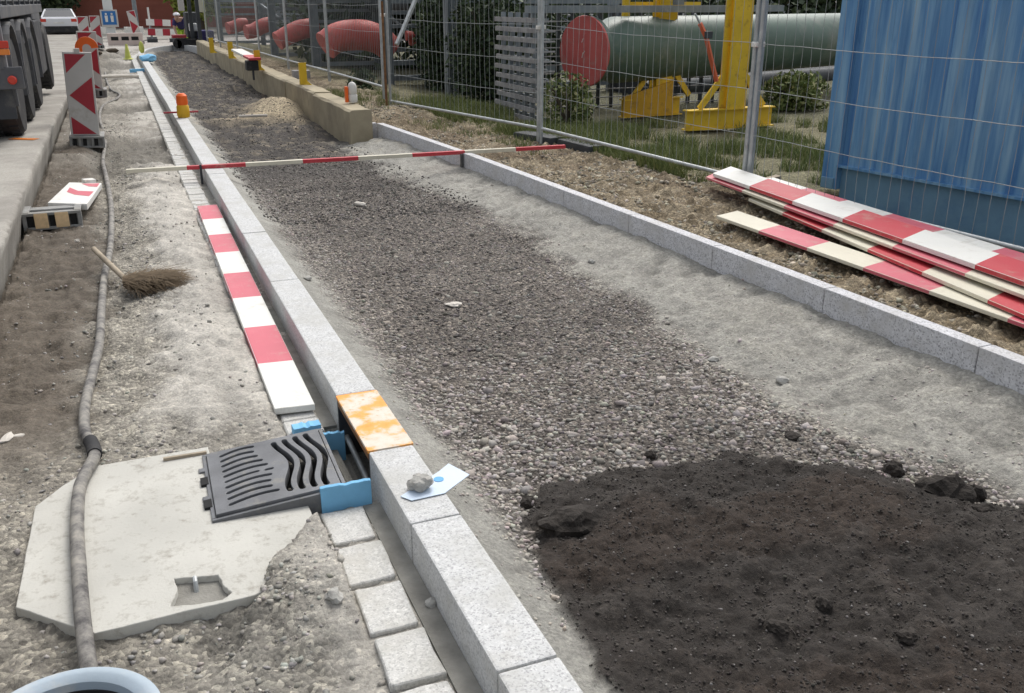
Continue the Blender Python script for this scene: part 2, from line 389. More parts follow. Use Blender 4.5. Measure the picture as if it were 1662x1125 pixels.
def G(x, y, Z=None):
    Z = Z or zones(x, y); x = np.asarray(x, float); y = np.asarray(y, float)
    n1, n2, n3 = Z['n1'], Z['n2'], Z['n3']
    zl = -.022 + .04 * n1 + .025 * n2 + .012 * n3
    zl = zl + (.05 * ss(-.15, .20, x + .15 * n1) * (1 - .65 * ss(.24, .42, x)) + .03 * n2) * ss(3.2, 4.0, y) * (1 - ss(11, 13, y)) + .04 * ss(9, 14, y) * (1 - ss(-.5, .1, x)) * (1 - ss(18, 26, y))
    zl = zl - .09 * Z['pit']
    # buried right end of the cover slab, hollow in front of it
    zl = zl + .024 * ss(1.95, 2.25, y) * (1 - ss(3.6, 4.0, y))
    dd = ((x - .17) * .32 - (y - 2.33) * .19) / .372 + n2 * .11 + n3 * .03
    zl = zl + .048 * ss(-.03, .03, dd) * ss(1.95, 2.3, y + n1 * .3) * (1 - ss(2.66, 2.74, y)) * ss(.02, .14, x)
    zl = np.where(x > .42, np.minimum(zl, -.014), zl)
    zl = zl - .045 * np.exp(-(((x - .02) / .17) ** 2 + ((y - 2.17) / .13) ** 2))
    zl = np.where(x > .575, -.035, zl)
    zb = -.105 + .04 * n1 + .022 * n2 + .012 * n3
    u = np.clip((x - Z['lx'] - .15) / .34, 0, 1); zb = np.maximum(zb, (.045 - .16 * u) + .012 * n2) if np.ndim(x) else max(zb, (.045 - .16 * u))
    u = np.clip((Z['rx'] - x) / .75, 0, 1); k = (1 - ss(11.4, 11.9, y)); zb = np.maximum(zb, (.035 - .16 * u + .06 * n1 + .04 * n2 + .016 * n3) * k - (1 - k))
    sd_ = smin_poly(x, y, SOIL); zb = zb + Z['soil'] * (.35 + .65 * ss(.0, .16, sd_ + .08 * n2)) * (.062 + .045 * n1 + .035 * n2 + .018 * n3)
    zb = zb + .16 * np.maximum(0, n1 + .1) * ss(9.5, 13, y)
    zb = zb + .26 * np.exp(-(((x - 2.3) / .4) ** 2 + ((y - 15.3) / .9) ** 2)) + .06 * np.exp(-(((x - 1.5) / .5) ** 2 + ((y - 14.6) / .4) ** 2))
    zr = .070 + .06 * n1 + .035 * n2 + .015 * n3 - .10 * ss(4.6, 6.2, x - .0 * y) * (1 - ss(12, 14, y)) + .14 * ss(11.2, 13.0, y) * (1 - ss(3.9, 5.5, x))
    zr = zr - .22 * ss(6.9, 6.3, y) * ss(4.9, 5.2, x) * ss(-2, 0, y)
    zr = np.minimum(zr, .125 + .2 * np.clip(x - Z['rx'], 0, 1) + 0 * y)
    z = np.where(Z['left'] > 0, zl, np.where(Z['right'] > 0, zr, zb))
    zfar = 0.0 * y
    z = z * (1 - Z['far']) + zfar * Z['far']
    return z
def g1(x, y): return float(G(np.array([x], float), np.array([y], float))[0])
def ground_colour(x, y, Z):
    C = lambda *c: np.array(c)[None, :]
    L = lambda a, b, f: a * (1 - f[:, None]) + b * f[:, None]
    n1, n2, n3 = Z['n1'], Z['n2'], Z['n3']
    tone = (1 + .5 * n1 + .5 * n2 + .4 * n3)[:, None]
    c = np.repeat(C(.31, .29, .25), len(x), 0) * tone
    c = L(c, C(.125, .104, .082) * tone, Z['brown'] * .95)
    c = L(c, C(.31, .295, .26) * tone, Z['pale'] * .8)
    c = L(c, C(.50, .475, .43) * (1 + .4 * n1 + .6 * n2 + .3 * n3)[:, None], Z['hz'] * .9)
    c = L(c, C(.20, .185, .16) * tone, ss(9, 12, y) * ss(-.05, .12, n1 + .5 * n2) * .75)
    c = L(c, C(.15, .14, .12) * tone, Z['pit'] * .85)
    b = np.repeat(C(.165, .147, .132), len(x), 0) * tone
    b = L(b, C(.215, .20, .182) * tone, ss(.30, .0, x - Z['lx'] - .38) * .7)
    b = L(b, C(.074, .067, .062) * (1 + .8 * n1 + .4 * n2)[:, None], Z['darkbed'])
    b = L(b, C(.34, .335, .305) * (1 + .35 * n1 + .45 * n2)[:, None], Z['hl'] * .9)
    b = L(b, C(.37, .36, .325) * (1 + .45 * n1 + .7 * n2 + .4 * n3)[:, None], Z['hr'] * .93)
    b = L(b, C(.26, .25, .22) * tone, Z['hr'] * ss(.06, .2, n1 + n2 * .8) * .6)
    sand = np.exp(-(((x - 2.35) / .5) ** 2 + ((y - 15.2) / 1.0) ** 2)) + .6 * np.exp(-(((x - 1.6) / .5) ** 2 + ((y - 14.7) / .3) ** 2))
    b = L(b, C(.44, .37, .26) * tone, np.clip(sand * 1.4 + n2, 0, 1) * ss(10, 11, y))
    b = L(b, C(.037, .0315, .0275) * (1 + .5 * n2 + .5 * n3)[:, None], Z['soil'])
    b = L(b, C(.050, .035, .026) * tone, Z['soil'] * ss(.1, .25, n1 + .10) * .5)
    b = L(b, C(.060, .053, .047) * tone, Z['soil'] * ss(.10, .28, n2 - n1 * .5) * .5)
    r = np.repeat(C(.22, .175, .115), len(x), 0) * tone
    r = L(r, C(.34, .29, .21) * tone, ss(.02, .25, n2 + .1) * .6)
    r = L(r, C(.115, .085, .055) * tone, ss(.05, .3, n1 + .05) * .7)
    r = L(r, C(.155, .15, .085) * tone, ss(.0, .6, x - np.interp(y, [0, 3, 6.3, 9.8, 13, 40], [5.1, 4.9, 4.7, 4.4, 3.5, 3.3]) + n1 * .8) * .8)
    r = L(r, C(.30, .28, .23) * tone, ss(.60, .8, fbm(x, y, .7, 3, 6)) * ss(5, 6, x) * .6)
    r = L(r, C(.10, .10, .06) * tone, ss(10.5, 12, y) * ss(4.5, 5.5, x) * .8)
    out = np.where(Z['left'][:, None] > 0, c, np.where(Z['right'][:, None] > 0, r, b))
    yard = ss(11, 30, y) * ss(14, 20, x)
    out = L(out, C(.17, .16, .135) * (1 + .5 * n1)[:, None], yard)
    out = L(out, C(.40, .375, .345) * (1 + .3 * n1)[:, None], Z['far'])
    peb = np.clip(1 - .85 * Z['hz'] - .8 * Z['brown'], .1, 1) * Z['left'] * .6 + Z['bed'] * np.clip(1 - .9 * Z['hl'] - .82 * Z['hr'] - .75 * Z['soil'] - .4 * Z['darkbed'], .08, 1) + Z['right'] * .6
    peb = peb * (1 - Z['far'] * .9)
    return np.clip(out, .012, .8), peb
xs = np.concatenate([-np.geomspace(120, 1.15, 16), np.arange(-1.0, 3.62, .0125), 3.62 + np.arange(1, 60) * .035, np.geomspace(5.8, 160, 60)])
ys = [-6, -4, -2.5, -1.4, -.6, 0, .5, .9, 1.15]
y = 1.25
while y < 46: ys.append(y); y += max(.011, .0046 * y) if y < 12 else .008 * y
ys = np.array(ys + list(np.geomspace(46.5, 400, 26)))
XX, YY = np.meshgrid(xs, ys); X, Y = XX.ravel(), YY.ravel()
Zn = zones(X, Y); H = G(X, Y, Zn); colr, peb = ground_colour(X, Y, Zn)
# small relief where the mesh is fine enough
finer = (Y < 12) & (X > -1) & (X < 4.6)
rel = (fbm(X, Y, 75, 2, 4) - .5); clod = np.maximum(0, fbm(X, Y, 26, 3, 11) - .52); H = H + (Zn['left'] + 1.3 * Zn['right']) * ss(3.5, 5, Y) * (Y < 34) * .05 * (fbm(X, Y, 8, 3, 21) - .5) * (X < 6); H = H + Zn['right'] * finer * clod * .14 + Zn['left'] * finer * clod * .04
H = H + finer * (.012 * rel * (.4 + peb) + Zn['soil'] * clod * .028)
under = (X > .11) & (X < .55) & (Y > 2.775) & (Y < 3.26); H = np.where(under, -.09, H)
pock = (X > -.07) & (X < .12) & (Y > 2.33) & (Y < 2.50); H = np.where(pock, np.minimum(H, -.05), H)
inlet = (X > .57) & (X < .82) & (Y > 2.80) & (Y < 3.44); H = np.where(inlet, -.14, H)
road_under = X < -.80; H = np.where(road_under, -.08, H)
nx, ny = len(xs), len(ys); idx = np.arange(nx * ny).reshape(ny, nx)
F = np.stack([idx[:-1, :-1].ravel(), idx[:-1, 1:].ravel(), idx[1:, 1:].ravel(), idx[1:, :-1].ravel()], 1)
structure(np_mesh('ground', np.stack([X, Y, H], 1), F, 'site_ground', {'albedo': ('FLOAT_COLOR', colr), 'pebbly': ('FLOAT', peb)}, smooth=True))
mb = MB(); mb.box(-900, 900, 380, 1500, -.4, -.02); structure(mb.build('far_ground', 'road_concrete'))

# road: old concrete carriageway with broken edge
ry = np.concatenate([[-8, -2], np.arange(0, 24, .04), np.geomspace(24, 420, 30)])
prof = []
for yy in ry:
    e = (float(fbm(yy, 3.3, 2.5, 5, 5) - .5) * .07 + float(fbm(yy, 8.3, 14, 3, 6) - .5) * .035) if yy < 30 else 0
    zr = float(road_z(yy)); wide = max(0, (yy - 46)) * 3.0
    prof.append([(-140, yy, zr), (-20, yy, zr), (-4, yy, zr), (-1.4, yy, zr), (-.80 + e + wide, yy, zr), (-.77 + e + wide, yy, zr - .02), (-.80 + wide, yy, zr * .5), (-.84 + e * .6 + wide, yy, min(-.1, zr - .14))])
V = np.array(prof).reshape(-1, 3); k = 8; idx = np.arange(len(V)).reshape(-1, k)
F = np.stack([idx[:-1, :-1].ravel(), idx[:-1, 1:].ravel(), idx[1:, 1:].ravel(), idx[1:, :-1].ravel()], 1)
structure(np_mesh('road', V, F, 'road_concrete'))

# ------------------------------------------------------------------ loose stones (uncountable)
def ico():
    bm = bmesh.new(); bmesh.ops.create_icosphere(bm, subdivisions=1, radius=1)
    v = np.array([q.co[:] for q in bm.verts]); f = np.array([[q.index for q in p.verts] for p in bm.faces]); bm.free(); return v, f
IV, IF = ico()
OV = np.array([(1, 0, 0), (-1, 0, 0), (0, 1, 0), (0, -1, 0), (0, 0, 1), (0, 0, -1)], float)
OF = np.array([(0, 2, 4), (2, 1, 4), (1, 3, 4), (3, 0, 4), (2, 0, 5), (1, 2, 5), (3, 1, 5), (0, 3, 5)])
def scatter(name, x, y, r, colf, label, small=False, lift=.35, flat=.65, name_mat='loose_stone'):
    BV, BF = (OV, OF) if small else (IV, IF)
    n = len(x); nv = len(BV)
    P = BV[None] * (1 + RNG.uniform(-.40, .40, (n, nv, 1)))
    P = P * np.stack([RNG.uniform(.8, 1.35, n), RNG.uniform(.7, 1.1, n), RNG.uniform(flat - .2, flat + .2, n)], 1)[:, None, :]
    a = RNG.uniform(0, 6.283, n); t = RNG.uniform(-.5, .5, n)
    ca, sa, ct, st = np.cos(a), np.sin(a), np.cos(t), np.sin(t)
    px, py, pz = P[..., 0], P[..., 1], P[..., 2]
    py, pz = py * ct[:, None] - pz * st[:, None], py * st[:, None] + pz * ct[:, None]
    px, py = px * ca[:, None] - py * sa[:, None], px * sa[:, None] + py * ca[:, None]
    P = np.stack([px, py, pz], 2) * r[:, None, None]
    z = G(x, y) + r * lift
    P = P + np.stack([x, y, z], 1)[:, None, :]
    Fc = (BF[None] + (np.arange(n) * nv)[:, None, None]).reshape(-1, 3)
    col = np.repeat(colf(x, y), nv, 0)
    return stuff(np_mesh(name, P.reshape(-1, 3), Fc, name_mat, {'albedo': ('FLOAT_COLOR', col)}), label, 'gravel')
def tones(n, lo, hi, tint=(1, .97, .92), p=1.6, white=.06):
    v = lo + (hi - lo) * RNG.random(n) ** p
    v = np.where(RNG.random(n) < white, v * 1.0 + .22, v)
    return v[:, None] * (np.array(tint)[None] + RNG.normal(0, .025, (n, 3)))
# bed gravel
def bed_pts(n, y0, y1, p):
    y = y0 + (y1 - y0) * RNG.random(n) ** p; x = RNG.uniform(.82, 3.35, n)
    Zz = zones(x, y); m = (RNG.random(n) < (1 - .95 * Zz['hl']) * (1 - .93 * Zz['hr']) * (1 - Zz['soil']) * (1 - .7 * Zz['darkbed'])) & (x > Z_l(y) + .2)
    return x[m], y[m]
def Z_l(y): return lkx(y)
x, y = bed_pts(62000, 1.9, 10.5, 1.25)
dk = ss(.02, -.08, x - 1.18 + .0 * y) * .0
edge = np.maximum(ss(1.5, 1.05, x), ss(2.2, 2.9, x)); nn = fbm(x, y, 1.6, 3, 9)
nearp = ss(4.6, 3.2, y)
v = (.13 + .22 * RNG.random(len(x)) ** 1.5) * (1 + .55 * edge + .35 * nearp) * (.5 + 1.0 * nn)
v = np.where(RNG.random(len(x)) < .03 + .06 * edge + .02 * nearp, v + .24, v)
Zc = zones(x, y); v = np.minimum(v * (1 + 1.0 * np.maximum(Zc['hr'], Zc['hl'])), .44); rsz = 1 - .35 * np.maximum(Zc['hr'], Zc['hl'])
cb = v[:, None] * (np.array((1, .915, .84))[None] + RNG.normal(0, .03, (len(x), 3)))
scatter('gravel', x, y, rsz * (.003 + .0075 * RNG.random(len(x)) ** 1.6) * (1 + .30 * nearp) * (1 + .9 * (RNG.random(len(x)) < .05)), lambda a, b: cb, 'mixed brown and pale gravel filling the trench between the kerbs', lift=.05)
# left strip gravel
n = 40000; x = RNG.uniform(-.8, .43, n); y = 1.15 + 15 * RNG.random(n) ** 1.8
Zz = zones(x, y); m = (RNG.random(n) < (1 - .82 * Zz['hz']) * (1 - .80 * Zz['brown']) * (.45 + .55 * np.maximum(Zz['pale'], ss(2.9, 3.4, y))) * (.12 + .88 * ss(.40, .60, fbm(x, y, 4, 3, 31))))
x, y = x[m], y[m]
slabp = [tuple(at(*p)[:2]) for p in [(155, 757, .02), (52, 822, .02), (27, 985, .02), (155, 1027, .02), (380, 962, .02), (460, 870, .02), (500, 835, .02), (345, 733, .02)]]
m = smin_poly(x, y, slabp) < .006; x, y = x[m], y[m]
scatter('gravel', x, y, (.0018 + .0105 * RNG.random(len(x)) ** 3.2), lambda a, b: tones(len(a), .24, .46, (1, .96, .88)), 'pale grey gravel strewn beside the hose and in front of the cover slab', lift=.05)
# earth stones behind the right kerb
n = 34000; y = 1.6 + 12 * RNG.random(n) ** 1.3; x = rkx(y) + .11 + (2.0) * RNG.random(n) ** 1.2
keep = RNG.random(n) < ss(.35, .65, fbm(x, y, 3.5, 3, 12)) * (1 - .6 * ss(1.2, 2, x - rkx(y))); x, y = x[keep], y[keep]
scatter('rubble', x, y, (.004 + .017 * RNG.random(len(x)) ** 2.6), lambda a, b: tones(len(a), .20, .58, (1, .90, .72)), 'tan stones and earth crumbs between the right kerb and the mesh fence')
# soil crumbs
n = 42000; x = RNG.uniform(.88, 3.4, n); y = 1.2 + 1.65 * RNG.random(n) ** 1.1
Zz = zones(x, y); m = RNG.random(n) < Zz['soil']; x, y = x[m], y[m]
sc = tones(len(x), .040, .085, (1, .88, .79), 1.4, 0); pl = RNG.random(len(x)) < .035; sc[pl] = sc[pl] * 2 + .12
rr = .0012 + .0045 * RNG.random(len(x)) ** 4
o = scatter('soil_crumbs', x, y, rr, lambda a, b: sc, 'dark crumbs of fresh asphalt spoil in the heap at the lower right', small=False, lift=.15, flat=.8); o['category'] = 'soil'
# crumbs in the dark far bed
n = 9000; y = 7.5 + 24 * RNG.random(n) ** 1.6; x = RNG.uniform(.9, 2.9, n)
m = (x > lkx(y) + .3) & (x < rkx(y) - .4); x, y = x[m], y[m]
scatter('gravel', x, y, RNG.uniform(.004, .013, len(x)), lambda a, b: tones(len(a), .055, .15, (1, .93, .86), 1.8, .02), 'dark coarse gravel in the far part of the trench', lift=.1)
# soil clods as countable things
def lump(name, c, r, seed, m, label, cat, sub=3, amp=.35, group=None):
    bm = bmesh.new(); bmesh.ops.create_icosphere(bm, subdivisions=sub, radius=1)
    for v in bm.verts:
        p = v.co.copy(); k = 1 + amp * (float(fbm(p.x + seed + 9, p.y + p.z * 1.7 + 9, 1.9, 5)) - .5) * 2.6
        q = p * k; v.co = Vector((q.x * r[0], q.y * r[1], q.z * r[2]))
    me = bpy.data.meshes.new(name); bm.to_mesh(me); bm.free(); me.materials.append(MATS[m])
    o = bpy.data.objects.new(name, me); COL.objects.link(o); o.location = c; o.rotation_euler = (0, 0, seed * 1.3)
    return tag(o, label, cat, group)
for i, (px, py, r, lb) in enumerate([
        (1540, 768, (.115, .085, .085), 'large dark clod at the right edge of the asphalt heap'),
        (1590, 765, (.05, .05, .06), 'square dark clod leaning on the large clod at the right'),
        (1457, 727, (.05, .045, .05), 'small brown clod alone on pale mortar right of the heap'),
        (925, 830, (.13, .10, .075), 'broad dark clod near the left edge of the asphalt heap'),
        (858, 775, (.04, .035, .03), 'small round clod at the upper left tip of the heap'),
        (1058, 702, (.03, .028, .028), 'tiny brown clod on the gravel just above the heap'),
        (1341, 958, (.045, .03, .03), 'grey flat lump in the middle of the asphalt heap'),
        (1265, 1000, (.045, .035, .03), 'low lump below left of the grey flat lump in the heap'),
        (1475, 1018, (.04, .03, .025), 'pale tipped lump in the lower right of the heap'),
        (1290, 675, (.05, .04, .02), 'flat mossy dark clod lying in the gravel above the heap'),
        (1610, 800, (.06, .05, .04), 'dark clod under the square clod at the right edge')]):
    p = at(px, py, .0); r = tuple(q_ * .78 for q_ in r); lump('soil_clod', (p.x, p.y, g1(p.x, p.y) + r[2] * .2), r, i + 1.7, 'soil_clod', lb, 'clod', group='clods in the asphalt heap')

# ------------------------------------------------------------------ left kerb and gutter
def stone(root, name, x0, x1, y0, y1, z0, z1, m, bev=.006, jit=.002, ang=0, c=None, seg=2):
    mb = MB(); j = lambda: random.uniform(-jit, jit)
    mb.box(x0 + j(), x1 + j(), y0 + j(), y1 + j(), z0, z1 + j(), rz=ang, c=c)
    return mb.build(name, m, root, bevel=bev, seg=seg)
kerb = thing('granite_kerb', 'long pale granite kerb running from the lower edge past the drain to the far bend', 'kerb', (.72, 1.1, 0))
ky = [.62, 1.652, 2.366, 2.881]
for a, b in zip(ky, ky[1:]): stone(kerb, 'kerb_stone', .64, .80, a + .003, b - .003, -.16, .12, 'granite_pale', .007)
yy = 3.412
while yy < 31:
    L = 1.74 if yy < 3.5 else 1.245
    e = min(yy + L, 31); stone(kerb, 'kerb_stone', .64, .80, yy + .003, e - .003, -.16, .12, 'granite_pale', .007, .0015 if yy < 12 else .003); yy = e
arc = [(.72, 31), (.76, 32.2), (.90, 33.5), (1.13, 34.8), (1.48, 36.0), (1.92, 36.9), (2.35, 36.9), (2.62, 36.2), (2.75, 35.2), (2.8, 34.3)]
for (ax, ay), (bx, by) in zip(arc, arc[1:]):
    mb = MB(); mb.beam((ax, ay, -.02), (bx, by, -.02), .16, .28); mb.build('kerb_stone', 'granite_pale', kerb, bevel=.008)
sett = thing('sett_gutter', 'single row of small granite setts laid along the left foot of the kerb', 'gutter', (.5, 1.1, 0))
edges = [1.16, 1.37, 1.60, 1.822, 2.045, 2.28, 2.515, 2.745]
for a, b in zip(edges, edges[1:]):
    mb = MB(); j = lambda: random.uniform(-.006, .006)
    x0, x1 = .43, .572
    a2, b2 = a + .014, b - .014
    nseg = 5; poly = [(x0 + j(), a2 + (b2 - a2) * 0 + j()), ((x0 + x1) / 2, a2 + j()), (x1 + j(), a2 + j()), (x1 + j() * .6, (a2 + b2) / 2), (x1 + j(), b2 + j()), ((x0 + x1) / 2, b2 + j()), (x0 + j(), b2 + j()), (x0 + j() * .6, (a2 + b2) / 2)]
    mb.prism(poly, -.12, .0 + random.uniform(-.002, .003)); mb.build('sett', 'granite_sett', sett, bevel=.009, seg=3)
yy = 3.36; cnt = 0
while yy < 31.5:
    L = .16 if yy < 9.5 else .13
    L *= random.uniform(.9, 1.1)
    if cnt > 285: break
    stone(sett, 'sett', .432, .572, yy + .007, yy + L - .007, -.1, 0, 'granite_sett', .006, .003, seg=1); yy += L; cnt += 1
mb = MB(); mb.box(.578, .6385, 1.0, 2.75, -.14, -.012); mb.box(.425, .578, .9, 2.75, -.14, -.022); mb.box(.578, .6385, 3.44, 31, -.14, -.022); mb.box(.425, .578, 3.36, 31, -.14, -.012)
mb.build('mortar_bed', 'mortar', sett)
mb = MB()
for k, ((ax, ay), (bx, by)) in enumerate(zip(arc[:6], arc[1:6])):
    d = Vector((bx - ax, by - ay, 0)).normalized(); nrm = Vector((-d.y, d.x, 0)) * .2
    for q in range(7):
        a = Vector((ax, ay, 0)).lerp(Vector((bx, by, 0)), q / 7) + nrm; b = Vector((ax, ay, 0)).lerp(Vector((bx, by, 0)), (q + .93) / 7) + nrm
        mb.beam((a.x, a.y, -.05), (b.x, b.y, -.05), .14, .1)
stuff(mb.build('sett_row_at_bend', 'granite_sett', sett))

# kerb inlet with painted plate
inl = thing('kerb_inlet', 'kerb inlet box with orange smeared steel cover plate level with the kerb top', 'kerb inlet', (.72, 3.14, 0))
mb = MB(); mb.box(.636, .803, 2.884, 3.409, .109, .121); mb.build('cover_plate', 'painted_plate', inl, bevel=.002)
mb = MB(); mb.box(.785, .80, 2.884, 3.409, -.15, .108); mb.box(.64, .785, 3.395, 3.409, -.15, .108); mb.box(.640, .785, 2.884, 2.893, -.15, .108); mb.build('back_panel', 'dark_metal', inl)
mb = MB(); mb.box(.64, .652, 2.895, 3.393, .080, .108); mb.build('front_lip', 'rust_steel', inl)
mb = MB(); mb.tube([(.668, 3.42, -.06), (.655, 2.86, -.075)], .012, 10); mb.build('guide_bar', 'galvanised', inl, smooth=True)
mb = MB(); mb.box(.575, .60, 2.84, 3.36, -.14, -.045); mb.box(.60, .64, 2.84, 3.40, -.14, -.095); mb.build('channel_floor', 'mortar', inl)
# blue foam pieces
def foam(pts, z0, z1, thick, label, lean=0):
    a, b = Vector(pts[0]), Vector(pts[1]); d = (b - a).normalized(); n = Vector((-d.y, d.x, 0)) * thick
    L = (b - a).length; mb = MB(); k = 8; top = [z1 + random.uniform(-.004, .004) for _ in range(k + 1)]
    vs = []
    for i in range(k + 1):
        p = a + d * L * i / k; nn = n * (.9 + .1 * random.random())
        vs += [(p.x, p.y, z0), (p.x + nn.x, p.y + nn.y, z0), (p.x + nn.x, p.y + nn.y + lean, top[i]), (p.x, p.y + lean, top[i] - .002)]
    fs = []
    for i in range(k):
        o = i * 4
        for q in range(4): fs.append((o + q, o + (q + 1) % 4, o + 4 + (q + 1) % 4, o + 4 + q))
    fs += [(0, 1, 2, 3), (4 * k + 3, 4 * k + 2, 4 * k + 1, 4 * k)]
    mb.add(vs, fs); o = mb.build('foam_board', 'blue_foam', bevel=.002); return tag(o, label, 'foam board', 'blue foam shuttering pieces at the drain')
foam([(.440, 2.752, 0), (.612, 2.752, 0)], -.02, .080, .016, 'blue foam strip standing across the gutter at the near right corner of the grate')
foam([(.452, 3.345, 0), (.560, 3.350, 0)], -.0, .035, .05, 'pale blue foam offcut lying just beyond the grate on the sett row')
foam([(.536, 3.272, 0), (.632, 3.262, 0)], -.12, .028, .016, 'blue foam strip standing at the far right corner of the grate')
foam([(.30, 25.0, 0), (.62, 25.2, 0)], -.02, .06, .05, 'faint blue foam strip on the gutter far along the kerb')
p = at(235, 96, .12)
lump('foam_wedge', (.80, 27.3, .19), (.30, .16, .11), 3.1, 'blue_foam', 'bright blue foam block on the far end of the kerb', 'foam block', 2, .2)
lump('marker_cap', (.76, 31.0, .30), (.08, .08, .18), 5.1, 'moss_yellow', 'yellow green marker cap on the kerb just before its bend', 'marker', 2, .15)

# ------------------------------------------------------------------ drain grate
def rot_loc(c, rz, ry, u, v, z=0): 
    p = Matrix.Rotation(rz, 4, 'Z') @ Matrix.Rotation(ry, 4, 'Y') @ Vector((u, v, z)); return Vector(c) + p
GC = Vector((.316, 3.008, .052)); GRZ, GRY = R(-1.2), R(-4.6); GW, GL = .415, .465
dr = thing('drain_grate', 'dark cast iron drain grate with curved slots set beside the kerb inlet', 'drain grate', GC)
def slot(path, wdt, seg=5):
    pts = [Vector((a, b, 0)) for a, b in path]; L, Rr = [], []
    for i, p in enumerate(pts):
        d = (pts[min(i + 1, len(pts) - 1)] - pts[max(i - 1, 0)]).normalized(); n = Vector((-d.y, d.x, 0)) * wdt / 2
        L.append(p + n); Rr.append(p - n)
    d0 = (pts[0] - pts[1]).normalized(); d1 = (pts[-1] - pts[-2]).normalized()
    def cap(p, d): 
        a0 = math.atan2(d.y, d.x); return [p + Vector((math.cos(a0 + t), math.sin(a0 + t), 0)) * wdt / 2 for t in np.linspace(math.pi / 2, -math.pi / 2, seg + 2)[1:-1]]
    return L + cap(pts[-1], d1) + Rr[::-1] + cap(pts[0], d0)
cu = bpy.data.curves.new('grate_curve', 'CURVE'); cu.dimensions = '2D'; cu.fill_mode = 'BOTH'; cu.extrude = .016; cu.bevel_depth = .0018; cu.bevel_resolution = 1
def loop(pts):
    sp = cu.splines.new('POLY'); sp.points.add(len(pts) - 1); sp.use_cyclic_u = True
    for q, p in zip(sp.points, pts): q.co = (p[0], p[1], 0, 1)
loop([(-GW / 2 + .004, -GL / 2 + .004), (GW / 2 - .004, -GL / 2 + .004), (GW / 2 - .004, GL / 2 - .004), (-GW / 2 + .004, GL / 2 - .004)])
S = np.linspace(0, 1, 12)
ends = [.40, .39, .41, .44, .47, .49, .48, .46, .46, .50]
for k in range(10):          # from the far side to the near side
    v0 = .185 - k * .0410; uE = -.215 + .43 * ends[k]
    path = [(-.155 + (uE + .155) * s, v0 - .002 + .020 * math.sin(s * math.pi * .75) + .006 * s) for s in S]
    if k == 5:
        loop(slot(path[:9], .0165)); loop(slot([(path[11][0] - .012 + q, path[11][1]) for q in (0, .01, .02)], .0165))
    else: loop(slot(path, .0195))
S = np.linspace(0, 1, 26)
for k in range(4):
    u0 = .052 + k * .040; v1, v0 = .190 + .004 * k, -.185 - .006 * k
    path = [(u0 + .0185 * math.sin(-1.4 + s * 2 * math.pi * 1.05) + .006 * s, v1 + (v0 - v1) * s) for s in S]
    loop(slot(path, .0235))
co = bpy.data.objects.new('grate_tmp', cu); COL.objects.link(co)
bpy.context.view_layer.update()
gm = bpy.data.meshes.new_from_object(co.evaluated_get(bpy.context.evaluated_depsgraph_get())); bpy.data.objects.remove(co)
gm.materials.clear(); gm.materials.append(MATS['cast_iron']); gm.name = 'grate_plate'
go = bpy.data.objects.new('grate_plate', gm); COL.objects.link(go); go.parent = dr; go.rotation_euler = (0, GRY, GRZ); go.location = (0, 0, -.012)
def gbox(name, u0, u1, v0, v1, z0, z1, m, bev=.002):
    mb = MB(); ps = [rot_loc(GC, GRZ, GRY, a, b, c) for c in (z0, z1) for a, b in ((u0, v0), (u1, v0), (u1, v1), (u0, v1))]
    mb.hexa(ps); return mb.build(name, m, dr, bevel=bev)
for nm, b in (('frame_side', (-GW / 2 - .014, GW / 2 + .014, -GL / 2 - .014, -GL / 2 - .001)), ('frame_side', (-GW / 2 - .014, GW / 2 + .014, GL / 2 + .001, GL / 2 + .014)),
              ('frame_side', (-GW / 2 - .014, -GW / 2 - .001, -GL / 2 + .0, GL / 2)), ('frame_side', (GW / 2 + .001, GW / 2 + .014, -GL / 2 + .0, GL / 2))):
    gbox(nm, *b, -.075, -.004, 'cast_iron')
gbox('frame_flange', -GW / 2 - .03, -GW / 2 - .0145, -GL / 2 - .01, GL / 2 + .01, -.07, -.022, 'cast_iron')
for v in (-.155, .01): gbox('hinge_recess', -GW / 2 - .032, -GW / 2 - .006, v, v + .055, -.06, -.0015, 'hole_dark', .001)
for v in (-.10, .115): gbox('hinge_lug', -GW / 2 - .034, -GW / 2 - .010, v, v + .03, -.06, -.004, 'cast_iron', .004)
gbox('sump_shade_sheet', -GW / 2, GW / 2, -GL / 2, GL / 2, -.125, -.12, 'hole_dark', 0)  # black sheet below the plate, stands in for the shade seen through the slots
# ------------------------------------------------------------------ cover slab
sl = thing('cover_slab', 'pale many sided concrete cover slab beneath the hose, left of the drain grate', 'concrete slab', (0, 2.8, 0))
def flat_with_holes(name, loops, z0, z1, m, parent, bev=.003):
    cv = bpy.data.curves.new(name, 'CURVE'); cv.dimensions = '2D'; cv.fill_mode = 'BOTH'; cv.extrude = (z1 - z0) / 2 - bev; cv.bevel_depth = bev; cv.bevel_resolution = 1
    for pts in loops:
        sp = cv.splines.new('POLY'); sp.points.add(len(pts) - 1); sp.use_cyclic_u = True
        for q, p in zip(sp.points, pts): q.co = (p[0], p[1], 0, 1)
    t = bpy.data.objects.new('tmp', cv); COL.objects.link(t); bpy.context.view_layer.update()
    me = bpy.data.meshes.new_from_object(t.evaluated_get(bpy.context.evaluated_depsgraph_get())); bpy.data.objects.remove(t)
    me.materials.clear(); me.materials.append(MATS[m]); off = parent.location
    me.transform(Matrix.Translation((-off.x, -off.y, (z0 + z1) / 2 - off.z))); me.name = name
    o = bpy.data.objects.new(name, me); COL.objects.link(o); o.parent = parent; return o
def ragged(pts, k, amp):
    out = []
    for a, b in zip(pts, pts[1:] + pts[:1]):
        for q in range(k):
            t = q / k; out.append((a[0] + (b[0] - a[0]) * t + (random.uniform(-amp, amp) if q else 0), a[1] + (b[1] - a[1]) * t + (random.uniform(-amp, amp) if q else 0)))
    return out
